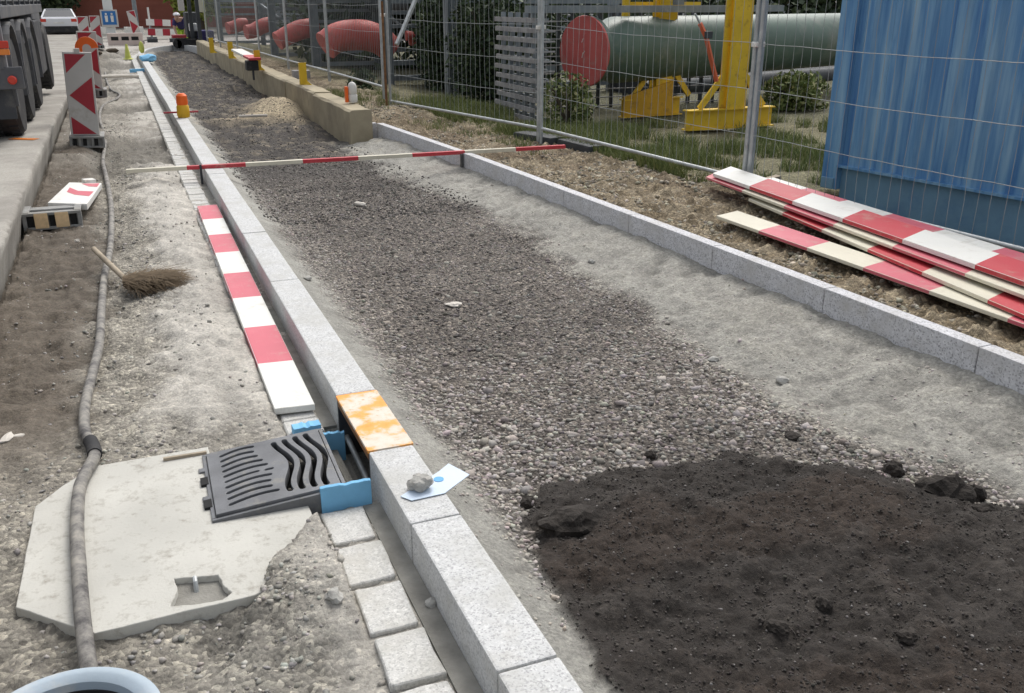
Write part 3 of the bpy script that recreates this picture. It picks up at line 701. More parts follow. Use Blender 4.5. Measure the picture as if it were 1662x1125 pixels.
out = [at(*p, .022) for p in [(155, 757), (103, 788), (58, 822), (27, 985), (155, 1027), (285, 995), (413, 965), (432, 958)]]
out = [(p.x, p.y) for p in out] + [(.395, 2.50), (.395, 2.76), (.125, 2.765), (.125, 3.34)]
pk_ = [tuple(at(*p, .022)[:2]) for p in [(281, 938), (318, 936), (355, 932), (366, 952), (378, 962), (362, 974), (322, 981), (274, 985), (286, 958)]]
flat_with_holes('slab', [ragged(out, 6, .0018), ragged(pk_, 4, .0022)], -.06, .022, 'concrete_slab', sl)
q = [at(*p, .0) for p in [(262, 1000), (262, 930), (372, 920), (392, 980)]]
mb = MB(); mb.prism([(p.x, p.y) for p in q], -.058, .002); mb.build('pocket_floor', 'mortar', sl)
a = at(318, 952, 0); mb = MB()
mb.tube([(a.x - .0, a.y + .03, -.03), (a.x, a.y + .03, .0), (a.x, a.y + .012, .022), (a.x, a.y - .012, .022), (a.x, a.y - .03, .0), (a.x, a.y - .03, -.03)], .007, 8); mb.build('lifting_loop', 'galvanised', sl, smooth=True)
mb = MB(); a, b = at(265, 745, .03), at(335, 733, .03); mb.beam((a.x, a.y, .028), (b.x, b.y, .026), .012, .012)
tag(mb.build('batten', 'timber'), 'thin timber batten along the far edge of the cover slab', 'batten')

# ------------------------------------------------------------------ right kerb
rk = thing('granite_edging', 'long speckled granite edging on the right with a pale sawn top', 'kerb', (3.4, 2, 0))
jy = [-.4, .76, 1.76, 2.764, 3.74, 4.74, 5.74, 6.74, 7.74, 8.74, 9.74, 10.74, 11.62]
for a, b in zip(jy, jy[1:]):
    xa, xb = float(rkx(a + .003)), float(rkx(b - .003)); mb = MB(); z1 = .165
    mb.hexa([(xa, a + .003, -.2), (xa + .085, a + .003, -.2), (xb + .085, b - .003, -.2), (xb, b - .003, -.2), (xa, a + .003, z1), (xa + .085, a + .003, z1), (xb + .085, b - .003, z1), (xb, b - .003, z1)])
    mb.build('kerb_stone', 'granite_sawn', rk, bevel=.005)
mb = MB(); mb.hexa([(2.85, 11.62, -.2), (2.93, 11.62, -.2), (2.93, 11.72, -.2), (2.85, 11.72, -.2), (2.85, 11.62, .165), (2.93, 11.62, .165), (2.93, 11.72, .165), (2.85, 11.72, .165)]); mb.build('kerb_stone', 'granite_sawn', rk, bevel=.004)

# ------------------------------------------------------------------ striped planks
def plank(name, label, corners, z, thick, n, first_white, mats, group, cat='plank', ztop2=None):
    """corners: (near-left, far-left) at the start and at the end, world xy; stripes along"""
    (a0, a1), (b0, b1) = corners; mb = MB(); z2 = z if ztop2 is None else ztop2
    for i in range(n):
        t0, t1 = i / n, (i + 1) / n
        P = lambda p, q, t: Vector((p[0] + (q[0] - p[0]) * t, p[1] + (q[1] - p[1]) * t, z + (z2 - z) * t))
        A, B, Cc, D = P(a0, b0, t0), P(a0, b0, t1), P(a1, b1, t1), P(a1, b1, t0)
        dn = Vector((0, 0, -thick)); mi = (0 if first_white else 1) if i % 2 == 0 else (1 if first_white else 0)
        vs = [A + dn, B + dn, Cc + dn, D + dn, A, B, Cc, D]; fs = [(4, 5, 6, 7), (3, 2, 1, 0), (0, 1, 5, 4), (2, 3, 7, 6)]
        if i == 0: fs.append((3, 0, 4, 7))
        if i == n - 1: fs.append((1, 2, 6, 5))
        mb.add(vs, fs, mi)
    me_o = mb.build(name, mats)
    bm = bmesh.new(); bm.from_mesh(me_o.data); bmesh.ops.remove_doubles(bm, verts=bm.verts, dist=.0005)
    es = [e for e in bm.edges if len(e.link_faces) == 2 and e.calc_face_angle(0) > .8]
    bmesh.ops.bevel(bm, geom=es, offset=.002, segments=1, affect='EDGES'); bm.to_mesh(me_o.data); bm.free()
    return tag(me_o, label, cat, group)
plank('striped_plank', 'red and white striped plank lying lengthwise on the gutter beside the kerb', [((.413, 3.572), (.575, 3.556)), ((.456, 7.885), (.612, 7.885))], .034, .028, 8, True, ['plank_white', 'plank_pink'], 'red and white striped barrier planks')
def pk(pa0, pa1, pb0, pb1, z, ext, **kw):
    A0, A1, B0, B1 = at(*pa0, z), at(*pa1, z), at(*pb0, z), at(*pb1, z)
    return [((A0.x, A0.y), (A1.x, A1.y)), ((A0.x + (B0.x - A0.x) * ext, A0.y + (B0.y - A0.y) * ext), (A1.x + (B1.x - A1.x) * ext, A1.y + (B1.y - A1.y) * ext))]
g = 'striped barrier planks piled by the fence'
plank('striped_plank', 'lowest striped plank of the pile, nearest the granite edging, with a cream end', pk((1163, 350), (1197, 342), (1636, 516.5), (1676, 502), .150, 8 / 5), .150, .022, 8, True, ['plank_cream', 'plank_pink'], g)
plank('striped_plank', 'second striped plank of the pile, half covered, with a chipped cream end', pk((1215, 322), (1238, 314), (1537, 458), (1588, 436), .180, 8 / 4.4), .180, .022, 8, True, ['plank_cream', 'plank_red'], g)
plank('striped_plank', 'dull striped plank sandwiched directly under the top plank of the pile', pk((1146, 287), (1166, 277), (1560, 441), (1604, 422), .222, 8 / 4.95), .222, .020, 8, False, ['plank_cream', 'plank_pink'], g)
plank('striped_plank', 'topmost bright striped plank of the pile by the blue container', pk((1157, 281), (1186, 270), (1583, 429), (1623, 412), .262, 8 / 5), .262, .028, 8, True, ['plank_white', 'plank_red'], g)
plank('striped_plank', 'striped plank mostly hidden behind the topmost plank next to the fence rail', pk((1230, 292), (1255, 288), (1590, 412), (1632, 402), .195, 8 / 5), .195, .028, 8, True, ['plank_white', 'plank_pink'], g)
for (px, py, lb_) in [(1240, 305, 'left'), (1420, 390, 'middle'), (1600, 470, 'right')]:
    p = at(px, py, .1); mb = MB(); mb.beam((p.x - .28, p.y - .02, .10), (p.x + .16, p.y + .02, .16), .07, .07)
    tag(mb.build('support_timber', 'timber'), f'grey timber block under the pile of striped planks, {lb_} one of three', 'timber', 'timber blocks under the striped planks')
# cross pole
a, b = Vector((-.045, 9.30, .125)), Vector((4.20, 8.79, .185)); mb = MB()
d = (b - a); n = 8
for i in range(n): mb.beam(a + d * (i / n), a + d * ((i + .999) / n), .052, .034, i % 2)
cp = thing('striped_batten', 'thin red and white striped batten laid across the trench from kerb to kerb', 'batten', (.7, 9.2, .12))
mb.build('batten', ['plank_cream', 'plank_red'], cp)
for x, y, z0 in ((.615, 9.20, -.02), (3.105, 8.88, .0)):
    mb = MB(); mb.box(x - .02, x + .0, y - .02, y + .02, z0, .16); mb.build('support_peg', 'dark_metal', cp)

# ------------------------------------------------------------------ hose
hp = [(171, 118), (173, 130), (180, 145), (194, 153), (190, 160), (168, 171), (162, 185), (163, 200), (171, 220), (170, 240), (167, 262), (173, 290), (180, 330), (181, 370), (178, 410), (170, 445), (165, 500), (161, 560), (148, 615), (138, 660), (138, 700), (150, 722), (153, 742), (138, 770), (128, 800), (125, 860), (128, 920), (132, 980), (138, 1040), (144, 1085), (150, 1130)]
pts = []
for px, py in hp:
    p = at(px, py, .02)
    zz = max(max(g1(p.x + dx_, p.y + dy_) for dx_ in (-.05, 0, .05) for dy_ in (-.12, 0, .12)) - .004, .024 if (p.y < 3.45 and p.x > -.47 and p.y > 2.12) else -1) + .022
    p = at(px, py, zz); pts.append(Vector((p.x, p.y, zz)))
def smooth_path(pts, k=6):
    out = []
    for i in range(len(pts) - 1):
        p0, p1, p2, p3 = pts[max(i - 1, 0)], pts[i], pts[i + 1], pts[min(i + 2, len(pts) - 1)]
        for s in range(k):
            t = s / k; out.append(.5 * ((2 * p1) + (-p0 + p2) * t + (2 * p0 - 5 * p1 + 4 * p2 - p3) * t * t + (-p0 + 3 * p1 - 3 * p2 + p3) * t ** 3))
    out.append(pts[-1]); return out
pth = smooth_path(pts)
hs = thing('rubber_hose', 'long grey muddy rubber hose snaking along the left strip over the cover slab', 'hose', (-.2, 3, 0))
mb = MB(); mb.tube(pth, .0215, 12); mb.build('hose', 'hose_rubber', hs, smooth=True)
k = min(range(len(pth)), key=lambda i: (pth[i] - at(150, 728, .03)).length)
mb = MB(); mb.tube(pth[k - 3:k + 5], .0265, 12); mb.build('coupling', 'black_rubber', hs, smooth=True)
# thin pipe stubs crossing left strip far away
mb = MB(); mb.tube([(-.35, 22.2, .10), (.1, 23.0, .05), (.42, 23.2, .02)], .035, 8); tag(mb.build('pale_pipe', 'debris_white', smooth=True), 'short pale pipe lying across the left strip beyond the second beacon', 'pipe')
mb = MB(); mb.tube([(1.55, 14.25, .03), (1.95, 14.2, .03)], .02, 8); tag(mb.build('pale_stick', 'debris_white', smooth=True), 'short pale stick lying on the dark gravel beyond the striped batten', 'stick')

# broom
br = thing('straw_broom', 'worn straw broom with short wooden handle lying across the hose', 'broom', (0, 5.8, 0))
a, b = at(152, 404, .10), at(199, 449, .05); mb = MB(); mb.tube([a, b, b + (b - a) * .12], .017, 10); mb.build('handle', 'timber', br, smooth=True)
V, Fc, rn = [], [], []
hd = at(205, 456, .05); tipc = at(300, 480, .02)
for i in range(2600):
    s = random.random(); o0 = Vector((hd.x + random.uniform(-.02, .22) , hd.y + random.gauss(0, .035) - .02, .015 + random.random() * .07))
    ang = random.gauss(-.12, .65); L = random.uniform(.05, .20)
    d = Vector((math.cos(ang), math.sin(ang), random.uniform(-.35, .12)))
    mid = o0 + d * L * .5 + Vector((0, 0, .006)); e = o0 + d * L; e.z = max(e.z, g1(-0.0, 5.6) + .004) if False else max(e.z, -.01)
    wv = Vector((-d.y, d.x, .3)).normalized() * .0016
    n0 = len(V); V += [o0 - wv, o0 + wv, mid + wv, mid - wv, e + wv * .5, e - wv * .5]; Fc += [(n0, n0 + 1, n0 + 2, n0 + 3), (n0 + 3, n0 + 2, n0 + 4, n0 + 5)]
mb = MB(); mb.add(V, Fc); mb.build('bristles', 'straw_brown', br)
mb = MB(); mb.beam(hd + Vector((-.02, .01, -.01)), hd + Vector((.17, -.03, -.015)), .05, .045); mb.build('head', 'bark', br, bevel=.01)

# tub at the lower left
c = at(112, 1096, .30); c.y -= .165; c.x -= .008
tb = thing('round_tub', 'pale blue round tub with a thick muddy rim at the lower left corner', 'tub', (c.x, c.y, -.03))
mb = MB(); prof = [(.13, -.03), (.165, -.02), (.178, .26), (.186, .285), (.184, .298), (.176, .303), (.160, .302), (.146, .292), (.142, .27), (.130, .0), (.05, -.005), (.01, -.005)]
mb.lathe((c.x, c.y, 0), prof, 64); mb.build('shell', 'tub_blue', tb, smooth=True)
mb = MB(); mb.lathe((c.x, c.y, 0), [(.12, .02), (.1430, .275), (.139, .275), (.125, .04), (.01, .03)], 48); mb.build('dark_lining', 'hole_dark', tb, smooth=True)  # near-black lining over the blue inner wall

# stone and card on the kerb
pp = [at(650, 805, .124), at(712, 765, .124), at(728, 752, .124), at(762, 770, .124), at(722, 800, .124), at(668, 812, .124)]
mb = MB(); mb.prism([(p.x, p.y) for p in pp], .1215, .1235); card = thing('plastic_card', 'pale blue plastic card with a blue round mark weighed down on the kerb', 'card', (pp[0].x, pp[0].y, .12))
mb.build('sheet', 'paper_pale', card); p = at(712, 778, .124); mb = MB(); mb.lathe((p.x, p.y, .124), [(.017, 0), (.017, .0012)], 20); mb.build('round_mark', 'paper_blue', card)
p = at(686, 792, .13); lump('broken_stone', (p.x, p.y + .01, .145), (.040, .034, .024), 2.3, 'stone_grey', 'broken grey stone weighing down the card on the kerb', 'stone', 3, .5)
p = at(736, 479, -.04); lump('debris', (p.x, p.y, g1(p.x, p.y) + .012), (.055, .04, .012), 4.4, 'debris_white', 'crumpled pale scrap on the gravel in the middle of the trench', 'scrap', 2, .6)
p = at(584, 322, -.04); lump('debris', (p.x, p.y, g1(p.x, p.y) + .02), (.085, .03, .02), 6.4, 'debris_white', 'flat pale stone on the gravel just this side of the striped batten', 'stone', 2, .3)
p = at(1272, 594, -.02); lump('debris', (p.x, p.y, g1(p.x, p.y) + .01), (.035, .03, .018), 8.4, 'stone_grey', 'grey stone on the pale mortar skirt of the right edging', 'stone', 2, .3)

for k, (px, py, r_, lb) in enumerate([(14, 722, (.05, .018, .010), 'pale splintered shard on the gravel at the left edge'), (30, 716, (.03, .012, .008), 'small pale shard beside the splintered one at the left edge'), (125, 392, (.02, .018, .012), 'small white stone on the brown strip left of the broom handle'),
        (545, 1000, (.03, .022, .015), 'grey stone on the mortar just left of the setts'), (700, 985, (.02, .016, .012), 'small stone in the joint beside the near setts'), (1160, 560, (.03, .022, .016), 'pale stone on the mortar skirt near the gravel edge'), (960, 415, (.03, .022, .016), 'pale stone on the far mortar skirt'), (500, 455, (.03, .025, .018), 'grey stone on the gravel close to the kerb')]):
    p = at(px, py, -.02); z_ = max(g1(p.x, p.y), -.012 if .575 < p.x < .64 else -9); lump('debris', (p.x, p.y, z_ + r_[2] * .5), r_, 30 + k * 1.7, 'debris_white' if k < 3 else 'stone_grey', lb, 'stone' if k > 1 else 'scrap', 2, .45)
# orange and yellow clamp on the kerb
cl = thing('orange_clamp', 'small orange and amber clamp standing on the far part of the kerb', 'lamp', (.74, 13.6, .12))
mb = MB(); mb.lathe((.755, 13.6, .12), [(.075, 0), (.085, .03), (.08, .15), (.07, .165)], 16); mb.build('amber_base', 'amber_plastic', cl, smooth=True)
mb = MB(); mb.lathe((.755, 13.6, .285), [(.07, 0), (.075, .03), (.07, .12), (.04, .15)], 16); mb.build('orange_cap', 'orange_plastic', cl, smooth=True)
mb = MB(); mb.tube([(.50, 13.6, .19), (.95, 13.6, .19)], .012, 8); mb.build('cross_rod', 'sign_red', cl)

# ------------------------------------------------------------------ beacons
def beacon_board(root, c, wd, ht, th, flip=False, lean=0, big=True):
    cx, cy, z0 = c; f = cy - th / 2
    mb = MB(); mb.box(cx - wd / 2, cx + wd / 2, cy - th / 2, cy + th / 2, z0, z0 + ht); bd = mb.build('board', 'sign_grey', root, bevel=.008)
    U = lambda u, v: (cx - wd / 2 + .022 + (wd - .044) * (1 - u if flip else u), f - .002, z0 + ht - .022 - (ht - .044) * v)
    for tri in ([(0, 0), (.83, 0), (0, .235)], [(.03, .51), (1, .28), (1, .75)], [(0, .78), (.97, 1), (0, 1)]):
        mb = MB(); vs = [U(*p) for p in tri]; bk = [(x, y + .0015, z) for x, y, z in vs]
        mb.add(vs + bk, [(0, 1, 2), (5, 4, 3), (0, 3, 4, 1), (1, 4, 5, 2), (2, 5, 3, 0)]); mb.build('red_stripe', 'sign_red', root)
    return bd
def beacon_foot(root, c, wd=.42, dp=.7, ht=.12, amber=False):
    x0, x1, y0, y1 = c[0] - wd / 2, c[0] + wd / 2, c[1] - dp / 2, c[1] + dp / 2; z = c[2]
    mb = MB(); mb.box(x0 + .01, x1 - .01, y0 + .03, y1, z, z + ht - .01)
    mb.box(x0, x1, y0, y0 + .025, z, z + .022); mb.box(x0, x1, y0, y0 + .025, z + ht - .022, z + ht)
    for u in (0, .25, .62, .93) if not amber else (0, .93): mb.box(x0 + u * wd, x0 + (u + .07) * wd, y0, y0 + .024, z + .022, z + ht - .022)
    mb.box(x0, x1, y0 + .12, y0 + .16, z + ht - .01, z + ht + .004); mb.box(x0, x0 + .05, y0 + .03, y1, z + ht - .01, z + ht + .003); mb.box(x1 - .05, x1, y0 + .03, y1, z + ht - .01, z + ht + .003)
    mb.build('foot', 'recycled_grey', root, bevel=.004)
    if amber:
        for u in (.20, .55): 
            mb = MB(); mb.box(x0 + u * wd, x0 + (u + .23) * wd, y0 - .003, y0 + .012, z + .012, z + ht - .004); mb.build('amber_reflector', 'pale_orange', root, bevel=.003)
    for u in ((.10, .38, .70) if not amber else (.08, .45, .80)):
        mb = MB(); mb.box(x0 + u * wd, x0 + (u + .11) * wd, y0 + .0135, y0 + .03, z + .023, z + ht - .023); mb.build('foot_hole', 'hole_dark', root)
z = g1(-.49, 12.3) - .02
bk = thing('traffic_beacon', 'nearest upright red and white warning beacon at the road edge beside the truck', 'beacon', (-.49, 12.3, z), 'upright red and white warning beacons')
beacon_foot(bk, (-.44, 12.35, z), .38, .5, .13); beacon_board(bk, (-.455, 12.28, z + .12), .31, .95, .05); bk.rotation_euler = (0, R(2.6), 0)
mb = MB(); mb.box(-.485, -.425, 12.25, 12.31, z + 1.06, z + 1.11); mb.build('lifting_tab', 'sign_grey', bk)
z = .03
bk2 = thing('traffic_beacon', 'second upright warning beacon, partly behind the nearest one, with an orange hood', 'beacon', (-.40, 18.8, z), 'upright red and white warning beacons')
beacon_foot(bk2, (-.43, 18.6, z - .02), .42, .5, .13); beacon_board(bk2, (-.44, 18.5, z + .10), .32, .98, .05); bk2.rotation_euler = (0, R(1.5), 0)
oh = thing('orange_hood', 'bright orange arched lamp hood just in front of the second warning beacon', 'hood', (-.50, 17.6, .1))
mb = MB(); n = 14; vs = []
ccx, ccz, ro, ri = -.42, .86, .18, .07
for s in range(n + 1):
    a = math.pi * (1.12 - 1.1 * s / n)
    for r in (ro, ri):
        for yq in (17.58, 17.66): vs.append((ccx + r * math.cos(a), yq, ccz + r * 1.05 * math.sin(a) ))
fs = []
for s in range(n):
    o = s * 4; fs += [(o, o + 4, o + 6, o + 2), (o + 1, o + 3, o + 7, o + 5), (o, o + 1, o + 5, o + 4), (o + 2, o + 6, o + 7, o + 3)]
fs += [(0, 2, 3, 1), (n * 4, n * 4 + 1, n * 4 + 3, n * 4 + 2)]
mb.add(vs, fs); mb.build('hood', 'orange_plastic', oh)
mb = MB(); mb.box(-.60, -.49, 17.585, 17.655, .66, .86); mb.box(-.565, -.525, 17.60, 17.64, .02, .66); mb.build('stem', 'orange_plastic', oh)
for i, (x, y, sc, lb) in enumerate([(-.85, 36.0, 1.0, 'left one of the two far warning beacons above the orange hood'), (-.50, 37.5, 1.0, 'right one of the two far warning beacons above the orange hood'), (.95, 40.5, 1.15, 'leaning far warning beacon in front of the brick wall, left of the striped barrier')]):
    b = thing('traffic_beacon', lb, 'beacon', (x, y, 0), 'upright red and white warning beacons')
    beacon_foot(b, (x, y + .15, 0.02), .4, .5, .12); beacon_board(b, (x, y, .12), .34 if i < 2 else .30, 1.0 * sc, .05, flip=i == 2)
    if i == 2: b.rotation_euler = (0, R(-8), 0)
# fallen beacon
z = g1(-.6, 7.7)
fb = thing('fallen_beacon', 'fallen red and white beacon board resting on its grey foot with two pale orange reflectors', 'beacon', (-.6, 7.8, z))
beacon_foot(fb, (-.605, 7.86, z + .005), .41, .30, .13, True)
A, B, Cc, D = at(77, 329, z + .14), at(141, 331, z + .14), at(165, 297, z + .09), at(112, 296, z + .09)
n_ = (B - A).cross(D - A).normalized() * .05
mb = MB(); mb.hexa([A - n_, B - n_, Cc - n_, D - n_, A, B, Cc, D]); mb.build('board', 'white_plastic', fb, bevel=.006)
def qp(u, v, e=.002): return A * (1 - u) * (1 - v) + B * u * (1 - v) + Cc * u * v + D * (1 - u) * v + n_.normalized() * e
for poly in ([(.22, .50), (.18, .72), (.5, .56), (.95, .55), (.92, .33), (.5, .38)], [(.42, .93), (.95, .97), (.95, .78), (.7, .80)]):
    mb = MB(); vs = [qp(*p) for p in poly]; k = len(poly); mb.add(vs + [v - n_.normalized() * .0015 for v in vs], [tuple(range(k)), tuple(range(k, 2 * k))[::-1]] + [(i, (i + 1) % k, k + (i + 1) % k, k + i) for i in range(k)]); mb.build('red_stripe', 'plank_pink', fb)
mb = MB(); mb.beam(qp(.45, 1.0), qp(.75, 1.06), .1, .05); mb.build('lifting_tab', 'white_plastic', fb)

# ------------------------------------------------------------------ low concrete wall and things on it
wl = thing('low_wall', 'low tan rendered concrete wall along the right side of the far trench', 'wall', (2.7, 11.6, 0))
segs = [11.53, 13.9, 16.4, 19, 22, 25, 28, 31, 34.4]
for i, (a, b) in enumerate(zip(segs, segs[1:])):
    mb = MB(); o_ = random.uniform(-.012, .012); zt = .355 + random.uniform(-.01, .01)
    n = 8; x0, x1 = 2.585 + o_, 2.865 + o_
    vs = []; 
    for s in range(n + 1):
        yq = a + .004 + (b - a - .008) * s / n; j = lambda: random.uniform(-.008, .008)
        vs += [(x0 + j(), yq, -.35), (x1, yq, -.35), (x1 + j(), yq, zt - .03 + j()), (x1 - .02 + j(), yq, zt + j() * .5), (x0 + .03 + j(), yq, zt + j() * .5), (x0 + j() * .7, yq, zt - .025 + j())]
    fs = [tuple(range(6)), tuple(range(6 * n, 6 * n + 6))[::-1]]
    for s in range(n):
        for q in range(6): fs.append((s * 6 + q, s * 6 + (q + 1) % 6, s * 6 + 6 + (q + 1) % 6, s * 6 + 6 + q))
    mb.add(vs, fs); mb.build('wall_block', 'wall_render', wl, bevel=.006)
for i, (px, py, zt) in enumerate([(495, 138, 100), (421, 114, 84), (377, 95, 72), (346, 86, 64)]):
    p = at(px, py, .36); x, y = p.x - .02, p.y; hh = (.34 if i == 0 else .37)
    lb = ['nearest yellow post on the low wall, closest to the white lamp', 'second yellow post on the low wall, with a flared foot beside the striped board', 'third yellow post on the low wall', 'farthest yellow post on the low wall'][i]
    yp = thing('yellow_post', lb, 'post', (x, y, .36), 'yellow posts on the low wall')
    mb = MB(); mb.box(x - .055, x + .055, y - .04, y - .03, .36, .36 + hh); mb.box(x - .055, x - .045, y - .03, y + .05, .36, .36 + hh); mb.box(x + .045, x + .055, y - .03, y + .05, .36, .36 + hh); mb.build('channel', 'yellow_paint', yp, bevel=.003)
    mb = MB(); mb.hexa([(x - .05, y - .03, .361), (x + .12, y - .08, .361), (x + .12, y + .08, .361), (x - .05, y + .08, .361), (x - .04, y - .028, .42), (x + .058, y - .03, .42), (x + .058, y + .03, .42), (x - .04, y + .05, .42)]); mb.build('foot', 'yellow_paint', yp)
p = at(573, 166, .36)
lp = thing('site_lamp', 'white domed lamp with an orange back standing on the near end of the low wall', 'lamp', (p.x, p.y, .36))
mb = MB(); mb.lathe((p.x, p.y, .36), [(.055, 0), (.06, .02), (.06, .09), (.055, .10)], 18); mb.build('base', 'white_plastic', lp, smooth=True)
mb = MB(); mb.lathe((p.x, p.y, .46), [(.045, 0), (.058, .02), (.056, .10), (.045, .135), (.02, .155), (.005, .16)], 18); mb.build('dome', 'white_plastic', lp, smooth=True)
mb = MB(); mb.box(p.x - .10, p.x - .062, p.y - .03, p.y + .03, .361, .56); mb.build('orange_reflector', 'orange_plastic', lp, bevel=.006)
bb = thing('board_barrier', 'red and white barrier board lying on a dark block on the low wall', 'barrier', (2.5, 19.6, .36))
p, q = at(384, 81, .62), at(414, 96, .58); mb = MB(); mb.beam(p.lerp(q, 0), p.lerp(q, .68), .22, .04, 0); mb.beam(p.lerp(q, .681), q, .22, .04, 1); mb.build('board', ['white_plastic', 'plank_red'], bb)
mb = MB(); mb.box(q.x - .16, q.x + .06, q.y + .02, q.y + .3, .37, .55); mb.build('dark_block', 'black_rubber', bb, bevel=.02)
mb = MB(); mb.tube([(q.x - .05, q.y + .05, .4), (q.x - .05, q.y + .05, .2)], .02, 8); mb.build('stake', 'dark_metal', bb)

# ------------------------------------------------------------------ mesh fence
def fence_panel(a, b, za, zb, label, rail=.15, top=2.0, foot=True, pitch=.1):
    A, B = Vector((*a, za)), Vector((*b, zb)); L = (B - A).length; d = (B - A) / L
    f = thing('mesh_fence', label, 'fence', tuple(A), 'galvanised mesh fence panels')
    Up = Vector((0, 0, 1)); PT = lambda s, h, o=0: A + d * s + Up * h + Vector((-d.y, d.x, 0)) * o
    for s in (.03, L - .03): mb = MB(); mb.tube([PT(s, -.02), PT(s, top + .06)], .0205, 10); mb.build('post', 'galvanised', f, smooth=True)
    mb = MB(); mb.tube([PT(.03, rail), PT(L - .03, rail)], .0175, 10); mb.build('bottom_rail', 'galvanised', f, smooth=True)
    mb = MB(); mb.tube([PT(.03, top), PT(L - .03, top)], .0175, 10); mb.build('top_rail', 'galvanised', f, smooth=True)
    mb = MB(); n = int(L / pitch)
    for k in range(1, n):
        s = k * L / n; w_ = random.uniform(-.008, .008)
        pts = [PT(s + (random.uniform(-.007, .007) if 0 < q < 9 else 0) + w_ * math.sin(q * .9), rail + (top - rail) * q / 9, .004 + random.uniform(-.003, .003)) for q in range(10)]
        mb.tube(pts, .0021, 4, cap=False)
    stuff(mb.build('upright_wires', 'wire_zinc', f))
    for h_ in [rail + .38, rail + .745, rail + 1.11, rail + 1.47, rail + 1.7]:
        mb = MB(); m = 14; mb.tube([PT(.03 + (L - .06) * q / m, h_ + random.uniform(-.004, .004) - .02 * math.sin(math.pi * q / m), -.002) for q in range(m + 1)], .0026, 4, cap=False); mb.build('cross_wire', 'wire_zinc', f)
    return f
FP = [(3.53, 13.2), (4.35, 9.77), (4.86, 6.56), (5.07, 3.3), (5.3, -.2)]
FZ = [.12, .10, .02, .01, .0]
lbs = ['mesh fence panel in front of the ivy and slatted steel stack', 'mesh fence panel in front of the green pipe and yellow stand', 'mesh fence panel in front of the blue container beside the plank pile', 'mesh fence panel at the right edge of the frame continuing along the container']
for i in range(4): fence_panel(FP[i], FP[i + 1], FZ[i], FZ[i + 1], lbs[i])
LP = [(3.50, 13.35), (3.43, 16.8), (3.31, 20.3), (3.22, 23.8), (3.12, 27.3), (3.02, 30.8), (2.95, 34.3)]
ll = ['mesh fence panel in front of the nearest red pipe elbow, beside the white lamp', 'mesh fence panel behind the nearest yellow post', 'mesh fence panel behind the second yellow post', 'mesh fence panel behind the third yellow post', 'mesh fence panel behind the farthest yellow post', 'farthest mesh fence panel of the left run']
for i in range(6): fence_panel(LP[i], LP[i + 1], .30, .30, ll[i], pitch=.1)
for i, (x, y, zz, nm) in enumerate([(4.86, 6.56, 1.27, 'pale clamp joining two fence posts beside the yellow stand'), (4.35, 9.77, 1.33, 'pale clamp on the fence post left of the red disc'), (3.52, 13.25, 1.42, 'pale clamp on the fence posts at the end of the low wall')]):
    mb = MB(); mb.box(x - .05, x + .05, y - .03, y + .03, zz - .02, zz + .02); o = mb.build('steel_clamp', 'white_plastic', bevel=.008); tag(o, nm, 'clamp', 'clamps between fence panels')
# doubled post, concrete feet
mb = MB(); mb.tube([(4.93, 6.60, .0), (4.93, 6.60, 2.1)], .0205, 10); tag(mb.build('fence_post', 'galvanised', smooth=True), 'second grey tube post standing beside the joined fence post near the yellow stand', 'post')
mb = MB(); mb.tube([(3.46, 13.1, .02), (3.46, 13.1, 1.6)], .018, 8); tag(mb.build('fence_post', 'rust_steel', smooth=True), 'thin rusty rod standing just left of the fence joint at the wall end', 'rod')
for i, (x, y, rz) in enumerate([(4.42, 9.95, .3), (4.6, 9.2, .1), (4.95, 6.62, .1)]):
    mb = MB(); mb.box(x - .12, x + .12, y - .33, y + .33, .02, .16, rz=rz); tag(mb.build('dark_block', 'rack_dark', bevel=.02), ['dark fence foot block at the post left of the red disc', 'long dark fence block under the rail below the red disc', 'dark fence foot block behind the striped planks'][i], 'fence foot', 'dark foot blocks under the fence')
mb = MB(); p = at(475, 122, .36); mb.box(p.x - .0, p.x + .30, p.y - .1, p.y + .1, .30, .44); tag(mb.build('grey_block', 'slat_steel', bevel=.01), 'plain grey block beside the nearest yellow post', 'block')

# ------------------------------------------------------------------ blue container
ct = thing('blue_container', 'faded blue corrugated steel container behind the fence at the right', 'container', (5.84, 6.78, 0))
c0 = Vector((5.84, 6.78, 0)); ang = R(8.3); dy = Vector((math.sin(ang) * .0 + .0, 0, 0))
e = (at(1662, 326, .45) - at(1360, 271, .45)); e.z = 0; e.normalize()        # along the visible side, towards the viewer
nrm = Vector((e.y, -e.x, 0)); nrm = nrm if nrm.x < 0 else -nrm                   # outward, towards the trench
# shift so that the ledge passes through the seen line at its height
c0 = at(1331, 303, 0) - nrm * .02
def CP(s, o, z): p = c0 + e * s + nrm * o; return Vector((p.x, p.y, z))
LEN, HT, DEP = 6.0, 2.55, 2.4
mb = MB(); mb.hexa([CP(0, .02, 0), CP(.17, .02, 0), CP(.17, -.14, 0), CP(0, -.14, 0), CP(0, .02, HT), CP(.17, .02, HT), CP(.17, -.14, HT), CP(0, -.14, HT)]); mb.build('corner_post', 'container_blue', ct, bevel=.006)
mb = MB(); mb.hexa([CP(LEN - .17, .02, 0), CP(LEN, .02, 0), CP(LEN, -.14, 0), CP(LEN - .17, -.14, 0), CP(LEN - .17, .02, HT), CP(LEN, .02, HT), CP(LEN, -.14, HT), CP(LEN - .17, -.14, HT)]); mb.build('corner_post', 'container_blue', ct, bevel=.006)
mb = MB(); mb.hexa([CP(.01, .035, 0), CP(.15, .035, 0), CP(.15, -.1, 0), CP(.01, -.1, 0), CP(.01, .035, .10), CP(.15, .035, .10), CP(.15, -.1, .10), CP(.01, -.1, .10)]); mb.build('corner_casting', 'container_faded', ct, bevel=.008)
mb = MB(); vs = []; s = .17; k = 0; prof = []
